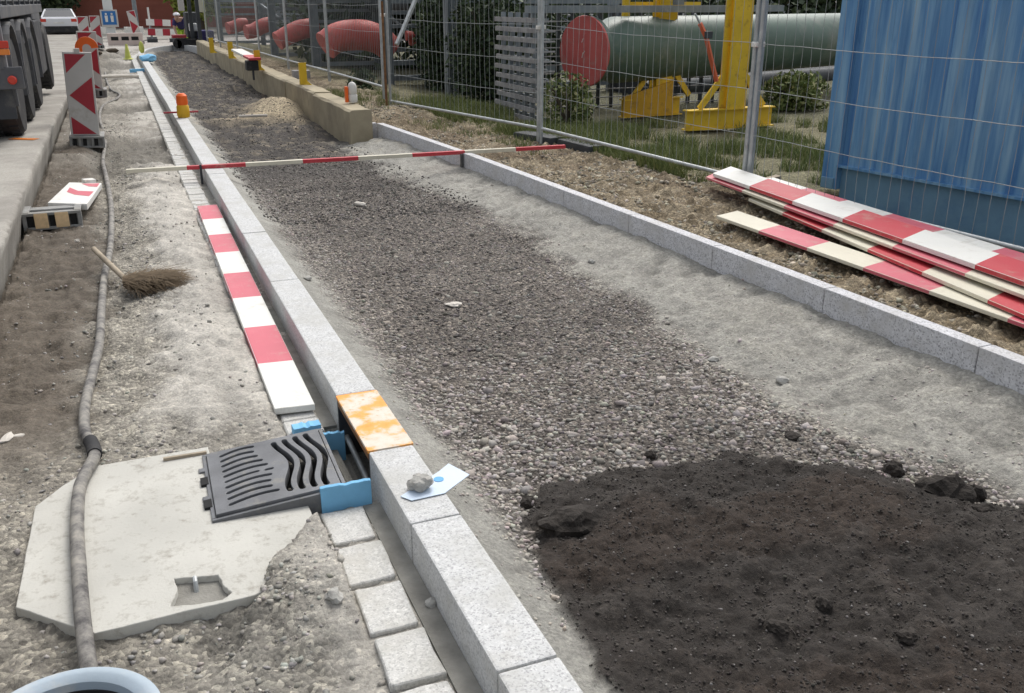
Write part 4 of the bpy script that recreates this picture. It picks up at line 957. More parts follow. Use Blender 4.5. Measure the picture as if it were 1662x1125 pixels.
while s < LEN - .17:
    prof += [(s, -.035), (s + .07, -.035), (s + .105, .0), (s + .175, .0), (s + .21, -.035)]; s += .28
zl, zu = .225, HT - .1
for (s, o) in prof: vs += [CP(s, o, zl), CP(s, o, zu)]
fs = [(2 * i, 2 * i + 2, 2 * i + 3, 2 * i + 1) for i in range(len(prof) - 1)]; mb.add(vs, fs); mb.build('corrugated_side', 'container_blue', ct)
mb = MB(); mb.hexa([CP(.17, .035, .205), CP(LEN - .17, .035, .205), CP(LEN - .17, -.06, .205), CP(.17, -.06, .205), CP(.17, .035, .226), CP(LEN - .17, .035, .226), CP(LEN - .17, -.06, .226), CP(.17, -.06, .226)]); mb.build('ledge', 'container_blue', ct)
mb = MB(); mb.hexa([CP(.17, -.045, -.35), CP(LEN - .17, -.045, -.35), CP(LEN - .17, -.10, -.35), CP(.17, -.10, -.35), CP(.17, -.045, .204), CP(LEN - .17, -.045, .204), CP(LEN - .17, -.10, .204), CP(.17, -.10, .204)]); mb.build('base_rail', 'container_faded', ct)
mb = MB(); mb.hexa([CP(.17, .015, HT - .1), CP(LEN - .17, .015, HT - .1), CP(LEN - .17, -.1, HT - .1), CP(.17, -.1, HT - .1), CP(.17, .015, HT), CP(LEN - .17, .015, HT), CP(LEN - .17, -.1, HT), CP(.17, -.1, HT)]); mb.build('top_rail', 'container_blue', ct)
mb = MB(); mb.hexa([CP(0.02, -.14, 0), CP(LEN, -.14, 0), CP(LEN, -DEP, 0), CP(0.02, -DEP, 0), CP(0.02, -.14, HT - .02), CP(LEN, -.14, HT - .02), CP(LEN, -DEP, HT - .02), CP(0.02, -DEP, HT - .02)]); mb.build('body', 'container_blue', ct)

# ------------------------------------------------------------------ green pipe, red disc, yellow stands, strap
pa = at(948, 84, .95); pdir = Vector((3.57, 1.22, 0)).normalized()
gp = thing('green_pipe', 'large dull green steel pipe with a red round end disc behind the fence', 'pipe', tuple(pa))
mb = MB(); mb.lathe(pa, [(.30, .10), (.30, .22), (.36, .36), (.45, .58), (.45, 7.5)], 40, axis=pdir); mb.build('pipe', 'green_pipe_paint', gp, smooth=True)
mb = MB(); mb.lathe(pa, [(.455, .02), (.46, .05), (.46, .10), (.30, .11)], 48, axis=pdir); mb.build('flange', 'green_pipe_paint', gp, smooth=True)
mb = MB(); mb.lathe(pa, [(.465, -.012), (.47, .0), (.47, .018)], 48, axis=pdir); mb.build('end_disc', 'disc_red', gp, smooth=True)
mb = MB(); pr_ = pdir.cross(Vector((0, 0, 1))).normalized()
for (o_, zz, s_) in ((-.02, -.08, .07), (.01, -.02, .03), (-.03, .12, .05)): mb = MB(); mb.beam(pa - pdir * .016 + pr_ * o_ + Vector((0, 0, zz)), pa - pdir * .014 + pr_ * (o_ + .02) + Vector((0, 0, zz + s_)), .02, .004); mb.build('chalk_mark', 'white_plastic', gp)
def stand(fl, fr, label, post_px, hpost, web=.26):
    A, B = Vector(fl), Vector(fr); d = (B - A).normalized(); r = thing('pipe_stand', label, 'pipe stand', tuple(A), 'yellow steel pipe stands')
    nn = Vector((d.y, -d.x, 0)); L = (B - A).length; Up = Vector((0, 0, 1))
    mb = MB(); mb.beam(A + Up * (web / 2), B + Up * (web / 2), .012, web - .02); mb.beam(A + Up * .008, B + Up * .008, .15, .016); mb.beam(A + Up * (web - .008), B + Up * (web - .008), .15, .016)
    mb.build('foot_beam', 'yellow_paint', r)
    P0 = A + d * (L * post_px)
    mb = MB(); w_ = .14
    mb.beam(P0 + Up * web - d * w_, P0 + Up * hpost - d * w_, .012, .16, up=d); mb.beam(P0 + Up * web + d * w_, P0 + Up * hpost + d * w_, .012, .16, up=d)
    mb.box(0, 0, 0, 0, 0, 0) if False else None
    q = [P0 - d * w_ + nn * .06, P0 + d * w_ + nn * .06, P0 + d * w_ + nn * .05, P0 - d * w_ + nn * .05]
    mb.hexa([Vector((*v[:2], web)) for v in q] + [Vector((*v[:2], hpost)) for v in q]); mb.build('post', 'yellow_paint', r)
    for s in (-1, 1):
        mb = MB(); mb.beam(P0 + d * s * (w_ + .0) + Up * .72, P0 + d * s * (w_ + .38) + Up * (web + .01), .08, .03, up=nn); mb.build('brace', 'yellow_paint', r)
    return r
A = at(1111, 212, 0); B = at(1250, 203, 0)
stand((A.x, A.y, 0), (B.x, B.y, 0), 'bright yellow steel stand with broad post and braced foot in front of the green pipe', .52, 2.6)
A = at(1030, 196, 0); B = A + Vector((1.05, .1, 0)); 
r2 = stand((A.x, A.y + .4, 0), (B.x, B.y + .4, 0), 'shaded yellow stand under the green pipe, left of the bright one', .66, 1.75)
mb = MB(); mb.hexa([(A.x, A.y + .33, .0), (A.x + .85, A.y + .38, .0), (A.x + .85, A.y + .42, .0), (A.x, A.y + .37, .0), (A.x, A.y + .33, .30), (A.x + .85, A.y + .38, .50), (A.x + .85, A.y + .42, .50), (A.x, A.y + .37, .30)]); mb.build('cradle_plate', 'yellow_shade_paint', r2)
mb = MB(); p = at(1083, 4, 1.5); q = at(1165, 3, 1.5)
yb = thing('yellow_crossbar', 'yellow steel crossbar and upright above the green pipe', 'steel bar', (6.9, 12.4, 1.4))
mb.beam((6.85, 12.45, 1.56), (8.4, 12.9, 1.56), .06, .06); mb.build('crossbar', 'yellow_paint', yb); mb = MB(); mb.beam((6.88, 12.46, 1.3), (6.88, 12.46, 1.9), .09, .09); mb.build('upright', 'yellow_paint', yb)
s0, s1 = at(1134, 36, 1.30), None
st = thing('ratchet_strap', 'orange ratchet strap slanting down the green pipe beside the yellow post', 'strap', (7.2, 10.5, 1))
def pz(px, py, ydepth):      # point on the vertical plane y = ydepth seen at a photo position
    lo, hi = -1.0, 1.59
    for _ in range(50):
        m_ = (lo + hi) / 2
        if at(px, py, m_).y > ydepth: lo = m_
        else: hi = m_
    return at(px, py, m_)
pts = [pz(1128, 22, 10.66), pz(1136, 38, 10.64), pz(1146, 60, 10.62), pz(1154, 95, 10.6), pz(1163, 132, 10.6)]
mb = MB(); mb.tube(pts[1:], .032, 4); mb.build('webbing', 'strap_orange', st)
mb = MB(); mb.tube(pts[:2], .014, 6); mb.build('hook', 'galvanised', st)
mb = MB(); c = pz(1149, 56, 10.58); mb.box(c.x - .05, c.x + .05, c.y - .04, c.y + .01, c.z - .05, c.z + .04); mb.build('ratchet', 'rack_dark', st, bevel=.01)

# ------------------------------------------------------------------ slatted steel stack
for k in range(11):
    z0 = .05 + k * .128
    o = thing('steel_pallet', '', 'steel pallet', (5.15, 11.75, z0), 'slatted steel pallets stacked behind the fence')
    ordn = ['lowest', 'second from the bottom', 'third from the bottom', 'fourth from the bottom', 'fifth from the bottom', 'middle', 'fifth from the top', 'fourth from the top', 'third from the top', 'second from the top', 'topmost'][k]
    o['label'] = f'slatted grey steel pallet, {ordn} of the stack left of the red disc'
    x0 = 5.15 + random.uniform(-.02, .02); x1 = 5.46; y0, y1 = 11.78, 13.2
    mb = MB(); mb.box(x0, x0 + .03, y0, y1, z0, z0 + .062); mb.build('side_slat', 'slat_steel', o)
    mb = MB(); mb.box(x0 + .03, x1, y0, y0 + .025, z0 + .01, z0 + .03); mb.build('front_slat', 'slat_steel', o)
    for q in range(1): mb = MB(); mb.box(x0 + .2 + q * .25, x0 + .23 + q * .25, y0 + .03, y1, z0, z0 + .05); mb.build('cross_bar', 'rack_steel', o)
    for q in range(5): mb = MB(); yq = y0 + .14 + q * .27; mb.box(x0 + .035, x0 + .10, yq, yq + .03, z0 + .062, z0 + .127); mb.build('spacer', 'rack_steel', o)
gd = thing('steel_lattice', 'dark steel lattice of thin bars standing behind the red disc and green pipe', 'lattice', (6, 13.2, 0))
for k in range(12): mb = MB(); mb.box(5.7, 9.3, 13.25, 13.275, .06 + k * .125, .075 + k * .125); mb.build('cross_bar', 'slat_steel', gd)
for k in range(16): mb = MB(); mb.box(5.72 + k * .235, 5.76 + k * .235, 13.28, 13.34, .0, 1.5); mb.build('upright_bar', 'rack_dark', gd)
fr = thing('steel_beams', 'pale grey steel beam frame lying on top of the slatted pallet stack', 'steel frame', (5.1, 11.7, 1.46))
mb = MB(); mb.beam((5.05, 11.8, 1.50), (9.4, 12.2, 1.50), .12, .09); mb.build('long_beam', 'rack_steel', fr)
for k in range(4): mb = MB(); mb.beam((5.3 + k * 1.1, 11.85 + k * .1, 1.55), (5.3 + k * 1.1, 11.85 + k * .1, 1.95), .12, .12); mb.build('upright', 'rack_steel', fr)
mb = MB(); mb.beam((5.05, 11.8, 1.80), (9.4, 12.2, 1.80), .1, .07); mb.build('upper_beam', 'rack_steel', fr)

# ------------------------------------------------------------------ pipe rack and red elbows
rc = thing('pipe_rack', 'tall grey steel rack with columns and shelf beams behind the left fence run', 'rack', (4.5, 16, 0))
def pz(px, py, ydepth):      # point on the vertical plane y = ydepth seen at a photo position
    lo, hi = -3.0, 1.59
    for _ in range(50):
        m_ = (lo + hi) / 2
        if at(px, py, m_).y > ydepth: lo = m_
        else: hi = m_
    return at(px, py, m_)
cols = [(5.15, 15.2)] + [(pz(a_, 60, b_).x, b_) for a_, b_ in ((627, 17.7), (511, 22.4), (444, 27), (358, 36))]
def colbeam(x, y, w_, m, root, h_=3.4):
    mb = MB(); mb.box(x - w_ / 2, x + w_ / 2, y - .008, y + .008, 0.0, h_); mb.box(x - w_ / 2, x - w_ / 2 + .014, y - w_ / 2, y + w_ / 2, 0, h_); mb.box(x + w_ / 2 - .014, x + w_ / 2, y - w_ / 2, y + w_ / 2, 0, h_); mb.build('column', m, root)
for x, y in cols: colbeam(x, y, .19, 'rack_steel', rc); colbeam(x + 3.2, y + .3, .19, 'rack_steel', rc)
for x, y in cols[1:]: colbeam(x + 1.5, y + .15, .16, 'rack_steel', rc)
for (x, y) in cols[1:]:
    for z0 in (1.16, 1.40): mb = MB(); mb.beam((x + .1, y + .15, z0), (x + 3.2, y + .3, z0), .08, .07); mb.build('shelf_beam', 'rack_steel', rc)
for (x, y) in cols:
    for z0 in (.22, .50):
        mb = MB(); mb.beam((x - .05, y + .12, z0), (x + 3.3, y + .3, z0), .10, .09); mb.build('shelf_beam', 'rack_steel', rc)
    mb = MB(); mb.beam((x - .05, y + .12, 1.62), (x + 3.3, y + .3, 1.62), .16, .12); mb.build('shelf_beam', 'rack_steel', rc)
for (x, y), (x2, y2) in zip(cols, cols[1:]):
    mb = MB(); mb.beam((x, y, 1.75), (x2, y2, 1.75), .08, .12); mb.build('tie_beam', 'rack_steel', rc); mb = MB(); mb.beam((x + 1.5, y, .2), (x2 + 1.5, y2, 1.5), .05, .05); mb.build('brace', 'rack_steel', rc)
mb = MB(); mb.beam((4.75, 15.6, 1.75), (4.2, 15.1, .95), .05, .05); mb.build('brace', 'galvanised', rc)
k = -1  # dark tubes added to darken the view behind the rack
for zl in (1.74, 1.40):
    for i in range(9):
        x = 4.9 + i * .42 + (0 if zl > 1.5 else .9); y0 = 19.2; mb = MB(); mb.tube([(x, y0, zl + .08), (x - .3, 34, zl + .08)], .12, 10)
        if zl < 1.5 and i > 5: continue
        k += 1; tag(mb.build('steel_tube', 'rack_dark', smooth=True), f'added dark steel tube on the {["upper", "lower"][int(zl < 1.5)]} rack shelf, {["nearest", "second", "third", "fourth", "fifth", "sixth", "seventh", "eighth", "farthest"][i]} from the fence', 'tube', 'dark tubes added on the upper rack shelf')
for k in range(4):
    mb = MB(); mb.tube([(8.3, 14.3 + k * .34, .16), (18, 17.2 + k * .34, .16)], .16, 14); tag(mb.build('steel_tube', 'rack_dark', smooth=True), f'dark steel tube lying on the yard behind the green pipe, {["nearest", "second", "third", "farthest"][k]} of four', 'tube', 'dark tubes lying behind the green pipe')
def elbow(path, rad, label, ry):
    pts = [pz(px, py, ry + i * .05) for i, (px, py) in enumerate(path)]; pts = smooth_path(pts, 6)
    o = thing('red_pipe_elbow', label, 'pipe elbow', tuple(pts[len(pts) // 2]), 'red pipe elbows on the rack')
    rr_ = [rad * (.90 + .10 * math.sin(math.pi * i / (len(pts) - 1))) for i in range(len(pts))]
    mb = MB(); mb.tube(pts, rr_, 20); mb.build('pipe', 'red_pipe_paint', o, smooth=True)
    mb = MB(); d_ = (pts[1] - pts[0]).normalized(); mb.tube([pts[0] - d_ * .03, pts[0] + d_ * .03], rr_[0] * 1.05, 20); mb.build('rim', 'red_pipe_paint', o, smooth=True)
elbow([(530, 73), (548, 61), (572, 57), (596, 58), (617, 66), (634, 80)], .29, 'nearest red pipe elbow, arched, right of the grey rack column', 18.8)
elbow([(452, 66), (470, 56), (486, 49), (500, 46), (514, 44)], .22, 'second red pipe elbow, between two rack columns', 22.6)
elbow([(401, 52), (412, 50), (423, 44), (434, 40), (444, 38)], .20, 'third red pipe elbow along the rack', 27.5)
elbow([(371, 46), (380, 44), (390, 40), (400, 39)], .19, 'farthest red pipe elbow along the rack', 31)
mb = MB(); p = pz(659, 58, 17.5); mb.tube([p, p + Vector((.10, .0, .0)), p + Vector((.16, .1, -.12))], .09, 12); tag(mb.build('red_pipe_end', 'red_pipe_paint', smooth=True), 'small red pipe end seen through the fence right of the clamp', 'pipe end')

# ------------------------------------------------------------------ vegetation
def leafy(name, c, r, n, m, label, cat, size=.05, low=0, parent=None, seed=0):
    rg = np.random.default_rng(seed + 5); pts = rg.normal(0, .55, (n * 2, 3)); 
    rad = np.linalg.norm(pts, axis=1); k = fbm(pts[:, 0] + 4 + seed, pts[:, 1] + pts[:, 2] * 1.3 + 4, 1.6, 3)
    pts = pts[(rad < 1.15) & (k > .40)][:n]
    P = pts * np.array(r)[None] + np.array(c)[None]; P[:, 2] = np.maximum(P[:, 2], low + .02)
    n = len(P); d = rg.normal(0, 1, (n, 3)); d /= np.linalg.norm(d, axis=1)[:, None]; e_ = np.cross(d, rg.normal(0, 1, (n, 3))); e_ /= np.linalg.norm(e_, axis=1)[:, None]
    s = size * rg.uniform(.5, 1.3, n)[:, None]
    V = np.stack([P - d * s, P - e_ * s * .5, P + d * s, P + e_ * s * .5], 1).reshape(-1, 3)
    F = np.arange(n * 4).reshape(n, 4); rn = np.repeat(np.clip(rg.normal(.45, .28, n), 0, 1), 4)
    return np_mesh(name, V, F, m, {'rnd': ('FLOAT', rn)}, parent=parent)
def bush(c, r, n, label, m='leaf_dark', size=.05, seed=0, cat='bush', group='dark bushes behind the fence'):
    b = thing('bush', label, cat, (c[0], c[1], 0), group)
    o = leafy('foliage', (0, 0, c[2]), r, n, m, '', '', size, 0, None, seed); o.parent = b
    mb = MB()
    for q in range(5):
        a = random.uniform(0, 6.28); mb.tube([(c[0], c[1], 0), (c[0] + .3 * r[0] * math.cos(a), c[1] + .3 * r[1] * math.sin(a), c[2]), (c[0] + .7 * r[0] * math.cos(a), c[1] + .7 * r[1] * math.sin(a), c[2] + r[2] * .6)], [.03, .02, .008], 6)
    mb.build('stems', 'bark', b); return b
bush((5.9, 16.8, .9), (.8, .7, 1.1), 9000, 'ivy covered dark bush between the two nearest rack columns', size=.055, seed=1)
bush((5.6, 14.6, .8), (.7, .6, 1.1), 8000, 'dark bush right of the nearest rack column', size=.05, seed=2)
bush((7.0, 17.6, 1.2), (1.6, .9, 1.3), 9000, 'broad dark bush deep behind the nearest rack column', size=.08, seed=3)
bush((3.95, 16.5, .2), (.25, .6, .28), 1500, 'low scrub left of the grey rack column by the nearest elbow', size=.05, seed=4)
bush((5.45, 11.35, .3), (.35, .25, .4), 2600, 'small green weeds at the foot of the pallet stack', m='grass_green', size=.035, seed=5)
bush((9.9, 12.3, .2), (.6, .4, .35), 2600, 'yellowish scrub between the green pipe and the blue container', m='grass_green', size=.05, seed=6)
bush((7.5, 24, 1.0), (3.2, 2.0, 1.6), 9000, 'large dark bush deep inside the yard behind the rack', size=.14, seed=7)
# grass tufts
def grass(name, x, y, hgt_, m, label, wd=.004):
    n = len(x); z = G(x, y); a = RNG.uniform(0, 6.283, n); ln = RNG.uniform(.2, .75, n) * hgt_; b = RNG.uniform(0, 6.283, n)
    w_ = np.stack([np.cos(a), np.sin(a), 0 * a], 1) * wd; base = np.stack([x, y, z - .01], 1)
    mid = base + np.stack([np.cos(b) * ln * .4, np.sin(b) * ln * .4, hgt_ * .6], 1); tip = base + np.stack([np.cos(b) * ln, np.sin(b) * ln, hgt_], 1)
    V = np.stack([base - w_, base + w_, mid + w_ * .7, mid - w_ * .7, tip + w_ * .15, tip - w_ * .15], 1).reshape(-1, 3); o = np.arange(n)[:, None] * 6
    F = np.concatenate([o + np.array([[0, 1, 2, 3]]), o + np.array([[3, 2, 4, 5]])], 0)
    rn = np.repeat(np.clip(RNG.normal(.5, .25, n), 0, 1), 6)
    return stuff(np_mesh(name, V, F, m, {'rnd': ('FLOAT', rn)}), label, 'grass')
n = 120000; y = RNG.uniform(5.5, 13.5, n); x = np.interp(y, [2.8, 6.3, 9.8, 13], [4.95, 4.75, 4.5, 3.7]) + RNG.random(n) ** 1.2 * 5.0
keep = (fbm(x, y, 1.3, 3, 14) + .25 * (fbm(x, y, 9, 2, 17) - .5) > .45) & ((y < 11.6) | (x < 5.2)) & ~((y < 6.95) & (x > 5.15)); x, y = x[keep], y[keep]
grass('grass', x, y, RNG.uniform(.03, .17, len(x)) * (.4 + fbm(x, y, 2.5, 2, 15)), 'grass_green', 'patchy green and dry grass behind the mesh fence')
n = 9000; y = RNG.uniform(9, 16, n); x = np.interp(y, [9, 9.8, 13, 18], [3.9, 3.9, 3.1, 3.0]) + RNG.random(n) * .9
keep = fbm(x, y, 2.3, 3, 16) > .52; x, y = x[keep], y[keep]
grass('grass', x, y, RNG.uniform(.03, .13, len(x)), 'grass_green', 'dry grass tufts between the low wall and the mesh fence', .003)

# ------------------------------------------------------------------ truck
tr = thing('parked_truck', 'dark grey muddy truck seen from behind on the concrete road at the left', 'truck', (-2.2, 10.7, .27))
RX = -.96; GZ = .27
def wheel(x, y, zc, r, wdt, root, side=1):
    mb = MB(); mb.lathe((x, y, zc), [(r * .55, -wdt / 2), (r * .93, -wdt / 2), (r, -wdt * .36), (r, wdt * .36), (r * .93, wdt / 2), (r * .55, wdt / 2)], 32, axis=(1, 0, 0))
    for k_ in range(28):
        a = k_ * 2 * math.pi / 28
        for sx in (-.25, .25): mb.beam((x + (sx - .14) * wdt, y + math.cos(a) * (r + .002), zc + math.sin(a) * (r + .002)), (x + (sx + .14) * wdt, y + math.cos(a) * (r + .002), zc + math.sin(a) * (r + .002)), .05, .02, up=(0, math.cos(a), math.sin(a)))
    t_ = mb.build('tyre', 'black_rubber', root, smooth=True)
    mb = MB(); mb.lathe((x + side * wdt * .1, y, zc), [(r * .54, -.02), (r * .54, .06), (r * .4, .02), (r * .2, .03), (r * .18, .10)], 20, axis=(side, 0, 0)); mb.build('rim', 'dark_metal', root, smooth=True)
for i, y in enumerate((11.25, 12.6, 14.1, 17.2)):
    for sx in (-1, 1):
        w_ = thing('wheel', '', '', (0, 0, 0)); del w_['label']; del w_['category']; w_.parent = tr
        xx = RX - .18 if sx == 1 else -3.28
        w_.location = Vector((xx, y, .775)) - tr.location; wheel(xx, y, .775, .5, .32, w_, 1 if sx == 1 else -1)
for i, y in enumerate((11.25, 12.6, 14.1)):
    mb = MB(); n = 12; vs = []
    for s in range(n + 1):
        a = math.pi * (1.08 - .16 * 0 - 1.16 * s / n); 
        for r_ in (.60, .63):
            for xq in (RX - .36, RX + .01): vs.append((xq, y - r_ * math.cos(math.pi - a) * 1.0, .775 + r_ * math.sin(a)))
    fs = []
    for s in range(n):
        o = s * 4; fs += [(o, o + 1, o + 5, o + 4), (o + 2, o + 6, o + 7, o + 3), (o, o + 4, o + 6, o + 2), (o + 1, o + 3, o + 7, o + 5)]
    mb.add(vs, fs); mb.build('mudguard', 'truck_grey', tr)
for xa_ in (RX - .36, -3.44): mb = MB(); mb.box(xa_, xa_ + .34, 10.60, 10.615, .50, 1.12); mb.build('mudflap', 'dark_metal', tr)
mb = MB(); mb.box(-3.4, RX - .05, 10.50, 10.58, .98, 1.14); mb.build('rear_bumper', 'truck_grey', tr, bevel=.01)
mb = MB(); mb.box(-3.0, RX - .20, 10.46, 10.49, .72, .80); mb.build('pale_strip', 'truck_pale', tr)
mb = MB(); mb.box(-2.7, -1.7, 10.55, 18.6, .95, 1.2); mb.build('chassis', 'dark_metal', tr)
mb = MB(); mb.box(-3.42, RX, 10.5, 17.0, 1.44, 1.56); mb.build('deck', 'truck_grey', tr, bevel=.01)
for k in range(9): mb = MB(); yq = 10.52 + k * .8; mb.box(RX - .04, RX, yq, yq + .06, 1.56, 2.3); mb.build('side_post', 'dark_metal', tr)
mb = MB(); mb.box(RX - .03, RX - .008, 10.5, 17, 1.6, 2.3); mb.build('side_board', 'truck_grey', tr)
mb = MB(); mb.box(RX - .22, RX - .10, 10.52, 10.56, 1.14, 1.44); mb.box(RX - .09, RX - .02, 10.52, 10.60, .98, 1.44); mb.build('rear_stay', 'truck_pale', tr, bevel=.006)
def rz(px, py): return pz(px, py, 10.49)
p = rz(5, 77); mb = MB(); mb.box(p.x - .12, p.x + .05, 10.46, 10.499, p.z - .01, p.z + .06); mb.build('tail_light', 'red_lens', tr, bevel=.008); mb = MB(); mb.box(p.x - .12, p.x + .05, 10.46, 10.499, p.z - .07, p.z - .015); mb.build('indicator', 'orange_lens', tr, bevel=.008)
p = rz(20, 130); mb = MB(); mb.lathe((p.x, 10.55, p.z), [(.042, -.05), (.042, -.075), (.03, -.085)], 20, axis=(0, 1, 0)); mb.build('reflector', 'red_lens', tr, smooth=True)
mb = MB(); mb.box(p.x - .3, p.x + .1, 10.51, 10.55, p.z - .09, p.z + .12); mb.build('lamp_bracket', 'truck_grey', tr, bevel=.01)
for (y0, y1, z0, z1, m, nm) in ((11.7, 12.1, 1.18, 1.42, 'dark_metal', 'tool_box'), (12.9, 13.5, 1.12, 1.40, 'truck_grey', 'tool_box'), (15.0, 16.3, .62, 1.35, 'dark_metal', 'fuel_tank')):
    mb = MB(); mb.box(RX - .5, RX - .02, y0, y1, z0, z1); mb.build(nm, m, tr, bevel=.02)
mb = MB(); mb.box(-3.4, RX - .16, 17.1, 18.9, .8, 3.0); mb.build('cab', 'truck_grey', tr, bevel=.06)
mb = MB(); mb.box(RX - .2, RX - .06, 16.85, 16.95, 1.8, 2.1); mb.build('mirror', 'black_rubber', tr, bevel=.02)
mb = MB(); mb.beam((-1.1, 10.9, .275), (-.86, 10.75, .275), .10, .003); o = mb.build('paint_mark', 'orange_lens'); tag(o, 'faint orange spray mark on the road edge behind the truck wheel', 'paint mark')

# ------------------------------------------------------------------ car
cc = at(99, 57, .0)
car = thing('parked_car', 'white saloon car seen from behind at the far end of the road', 'car', (cc.x, cc.y, .012)); car_g = Vector((cc.x, cc.y, .012))
secs = [(0.0, .42, .92, .80), (.08, .30, 1.0, .86), (.55, .24, 1.02, .88), (1.0, .22, 1.00, .89), (2.9, .22, .95, .89), (4.1, .26, .84, .86), (4.45, .40, .70, .78)]
mb = MB(); vs = []
for (yy, z0, z1, hw) in secs:
    vs += [(cc.x - hw, cc.y + yy, z0 + .012), (cc.x - hw - .01, cc.y + yy, (z0 + z1) / 2), (cc.x - hw + .08, cc.y + yy, z1), (cc.x + hw - .08, cc.y + yy, z1), (cc.x + hw + .01, cc.y + yy, (z0 + z1) / 2), (cc.x + hw, cc.y + yy, z0 + .012)]
fs = [tuple(range(6))[::-1], tuple(range(36, 42))]
for s in range(6):
    for q in range(6): fs.append((s * 6 + q, s * 6 + (q + 1) % 6, s * 6 + 6 + (q + 1) % 6, s * 6 + 6 + q))
mb.add(vs, fs); mb.build('body', 'car_white', car, smooth=True)
mb = MB(); x, y = cc.x, cc.y
cab = lambda y0, z0, hw: [(x - hw, y + y0, z0), (x + hw, y + y0, z0)]
b_ = cab(.45, .99, .78) + cab(3.3, .96, .78)[::-1]; t_ = cab(1.15, 1.43, .60) + cab(2.35, 1.43, .60)[::-1]
mb.hexa(b_ + t_); mb.build('windows', 'glass_dark', car)
mb = MB(); tt = [(px_, py_, z_ + .002) for px_, py_, z_ in t_]; mb.hexa([(a_, b2, c2) for a_, b2, c2 in tt] + [(a_ * .98 + x * .02, b2, c2 + .035) for a_, b2, c2 in tt]); mb.build('roof', 'car_white', car)
for s in (-1, 1):
    mb = MB(); mb.beam((x + s * .775, y + .47, 1.0), (x + s * .60, y + 1.17, 1.44), .07, .05); mb.build('pillar', 'car_white', car)
    mb = MB(); mb.box(x + s * .70 - .13, x + s * .70 + .13, y - .015, y + .12, .74, .92); mb.build('tail_light', 'red_lens', car, bevel=.02)
    for yw in (.85, 3.55): mb = MB(); mb.lathe((x + s * .80, y + yw, .33), [(.2, -.1), (.32, -.1), (.33, 0), (.32, .1), (.2, .1)], 20, axis=(1, 0, 0)); mb.build('wheel', 'black_rubber', car, smooth=True)
mb = MB(); mb.box(x - .83, x + .83, y - .03, y + .3, .13, .50); mb.build('bumper', 'black_rubber', car, bevel=.03)
mb = MB(); mb.box(x - .26, x + .26, y - .012, y + .0, .64, .75); mb.build('number_plate', 'plate_white', car)

car.scale = (1, 1, .84)
# ------------------------------------------------------------------ background
def building(name, label, x0, x1, y0, y1, h_, m, wins=(), cat='building'):
    b = thing(name, label, cat, ((x0 + x1) / 2, y0, 0)); mb = MB(); mb.box(x0, x1, y0, y1, 0, h_); mb.build('wall', m, b)
    mb = MB(); mb.box(x0 - .2, x1 + .2, y0 - .2, y1 + .2, h_ + .002, h_ + .3); mb.build('roof', 'dark_metal', b)
    for (a, c, z0, z1) in wins:
        mb = MB(); mb.box(a, c, y0 - .06, y0 - .01, z0, z1); f_ = mb.build('window', 'glass_dark', b)
        mb = MB(); mb.box(a - .08, a - .002, y0 - .08, y0 - .005, z0 - .08, z1 + .08); mb.box(c + .002, c + .08, y0 - .08, y0 - .005, z0 - .08, z1 + .08); mb.box(a, c, y0 - .08, y0 - .005, z1 + .002, z1 + .08); mb.box(a, c, y0 - .08, y0 - .005, z0 - .08, z0 - .002); mb.build('frame', 'white_plastic', f_)
    return b
bb_ = building('brick_building', 'red brick building closing the view at the top left', -3.0, 9.5, 66, 80, 7, 'brick_red', [(-1.5 + 2.6 * k, .0 + 2.6 * k, 3.0, 5) for k in range(4)])
# brick courses as raised bands
for k in range(14):
    mb = MB(); mb.box(-3.01, 9.51, 65.985, 66.0, .12 + k * .30, .13 + k * .30 + .02); mb.build('brick_course', 'brick_red', bb_)
building('white_building', 'pale white building behind the truck at the upper left', -14, -4.2, 60, 75, 6, 'white_wall', [(-12 + 2.6 * k, -10.4 + 2.6 * k, 1.0, 2.4) for k in range(3)])
for k, (x, y, lb, mt) in enumerate([(-3.6, 64, 'dark tree between the white building and the brick building', 'leaf_dark'), (-4.4, 70, 'second dark tree behind the car', 'leaf_dark'), (4.6, 55, 'yellow green tree hanging over the brick wall near the worker', 'leaf_lime')]):
    t_ = thing('tree', lb, 'tree', (x, y, 0)); mb = MB(); mb.tube([(x, y, 0), (x + .1, y, 1.5), (x, y, 3.5)], [.22, .16, .08], 10); mb.build('trunk', 'bark', t_, smooth=True)
    o = leafy('crown', (0, 0, 2.6 if k < 2 else 2.3), (2.2, 1.8, 2.0) if k < 2 else (1.8, 1.2, 1.5), 7000, mt, '', '', .16, 0, None, 20 + k); o.parent = t_
    mb = MB()
    for q in range(5): a = q * 1.3; mb.tube([(x, y, 1.2 + q * .25), (x + math.cos(a) * 1.1, y + math.sin(a) * .9, 2.2 + q * .3)], [.08, .02], 6)
    mb.build('limbs', 'bark', t_)
for k, (x, y, r, n, lb) in enumerate([(14, 44, (7, 2.5, 2.6), 9000, 'long dark hedge deep in the yard'), (30, 40, (9, 3, 3), 9000, 'far dark hedge behind the green pipe')]):
    b = bush((x, y, 1.6), r, n, lb, size=.25, seed=30 + k, cat='hedge', group=None)
building('yard_hall', 'grey industrial hall at the back of the yard behind the racks', 9, 42, 52, 70, 7, 'rack_steel', [(12 + 4 * k, 15 + 4 * k, .9, 2.2) for k in range(6)])
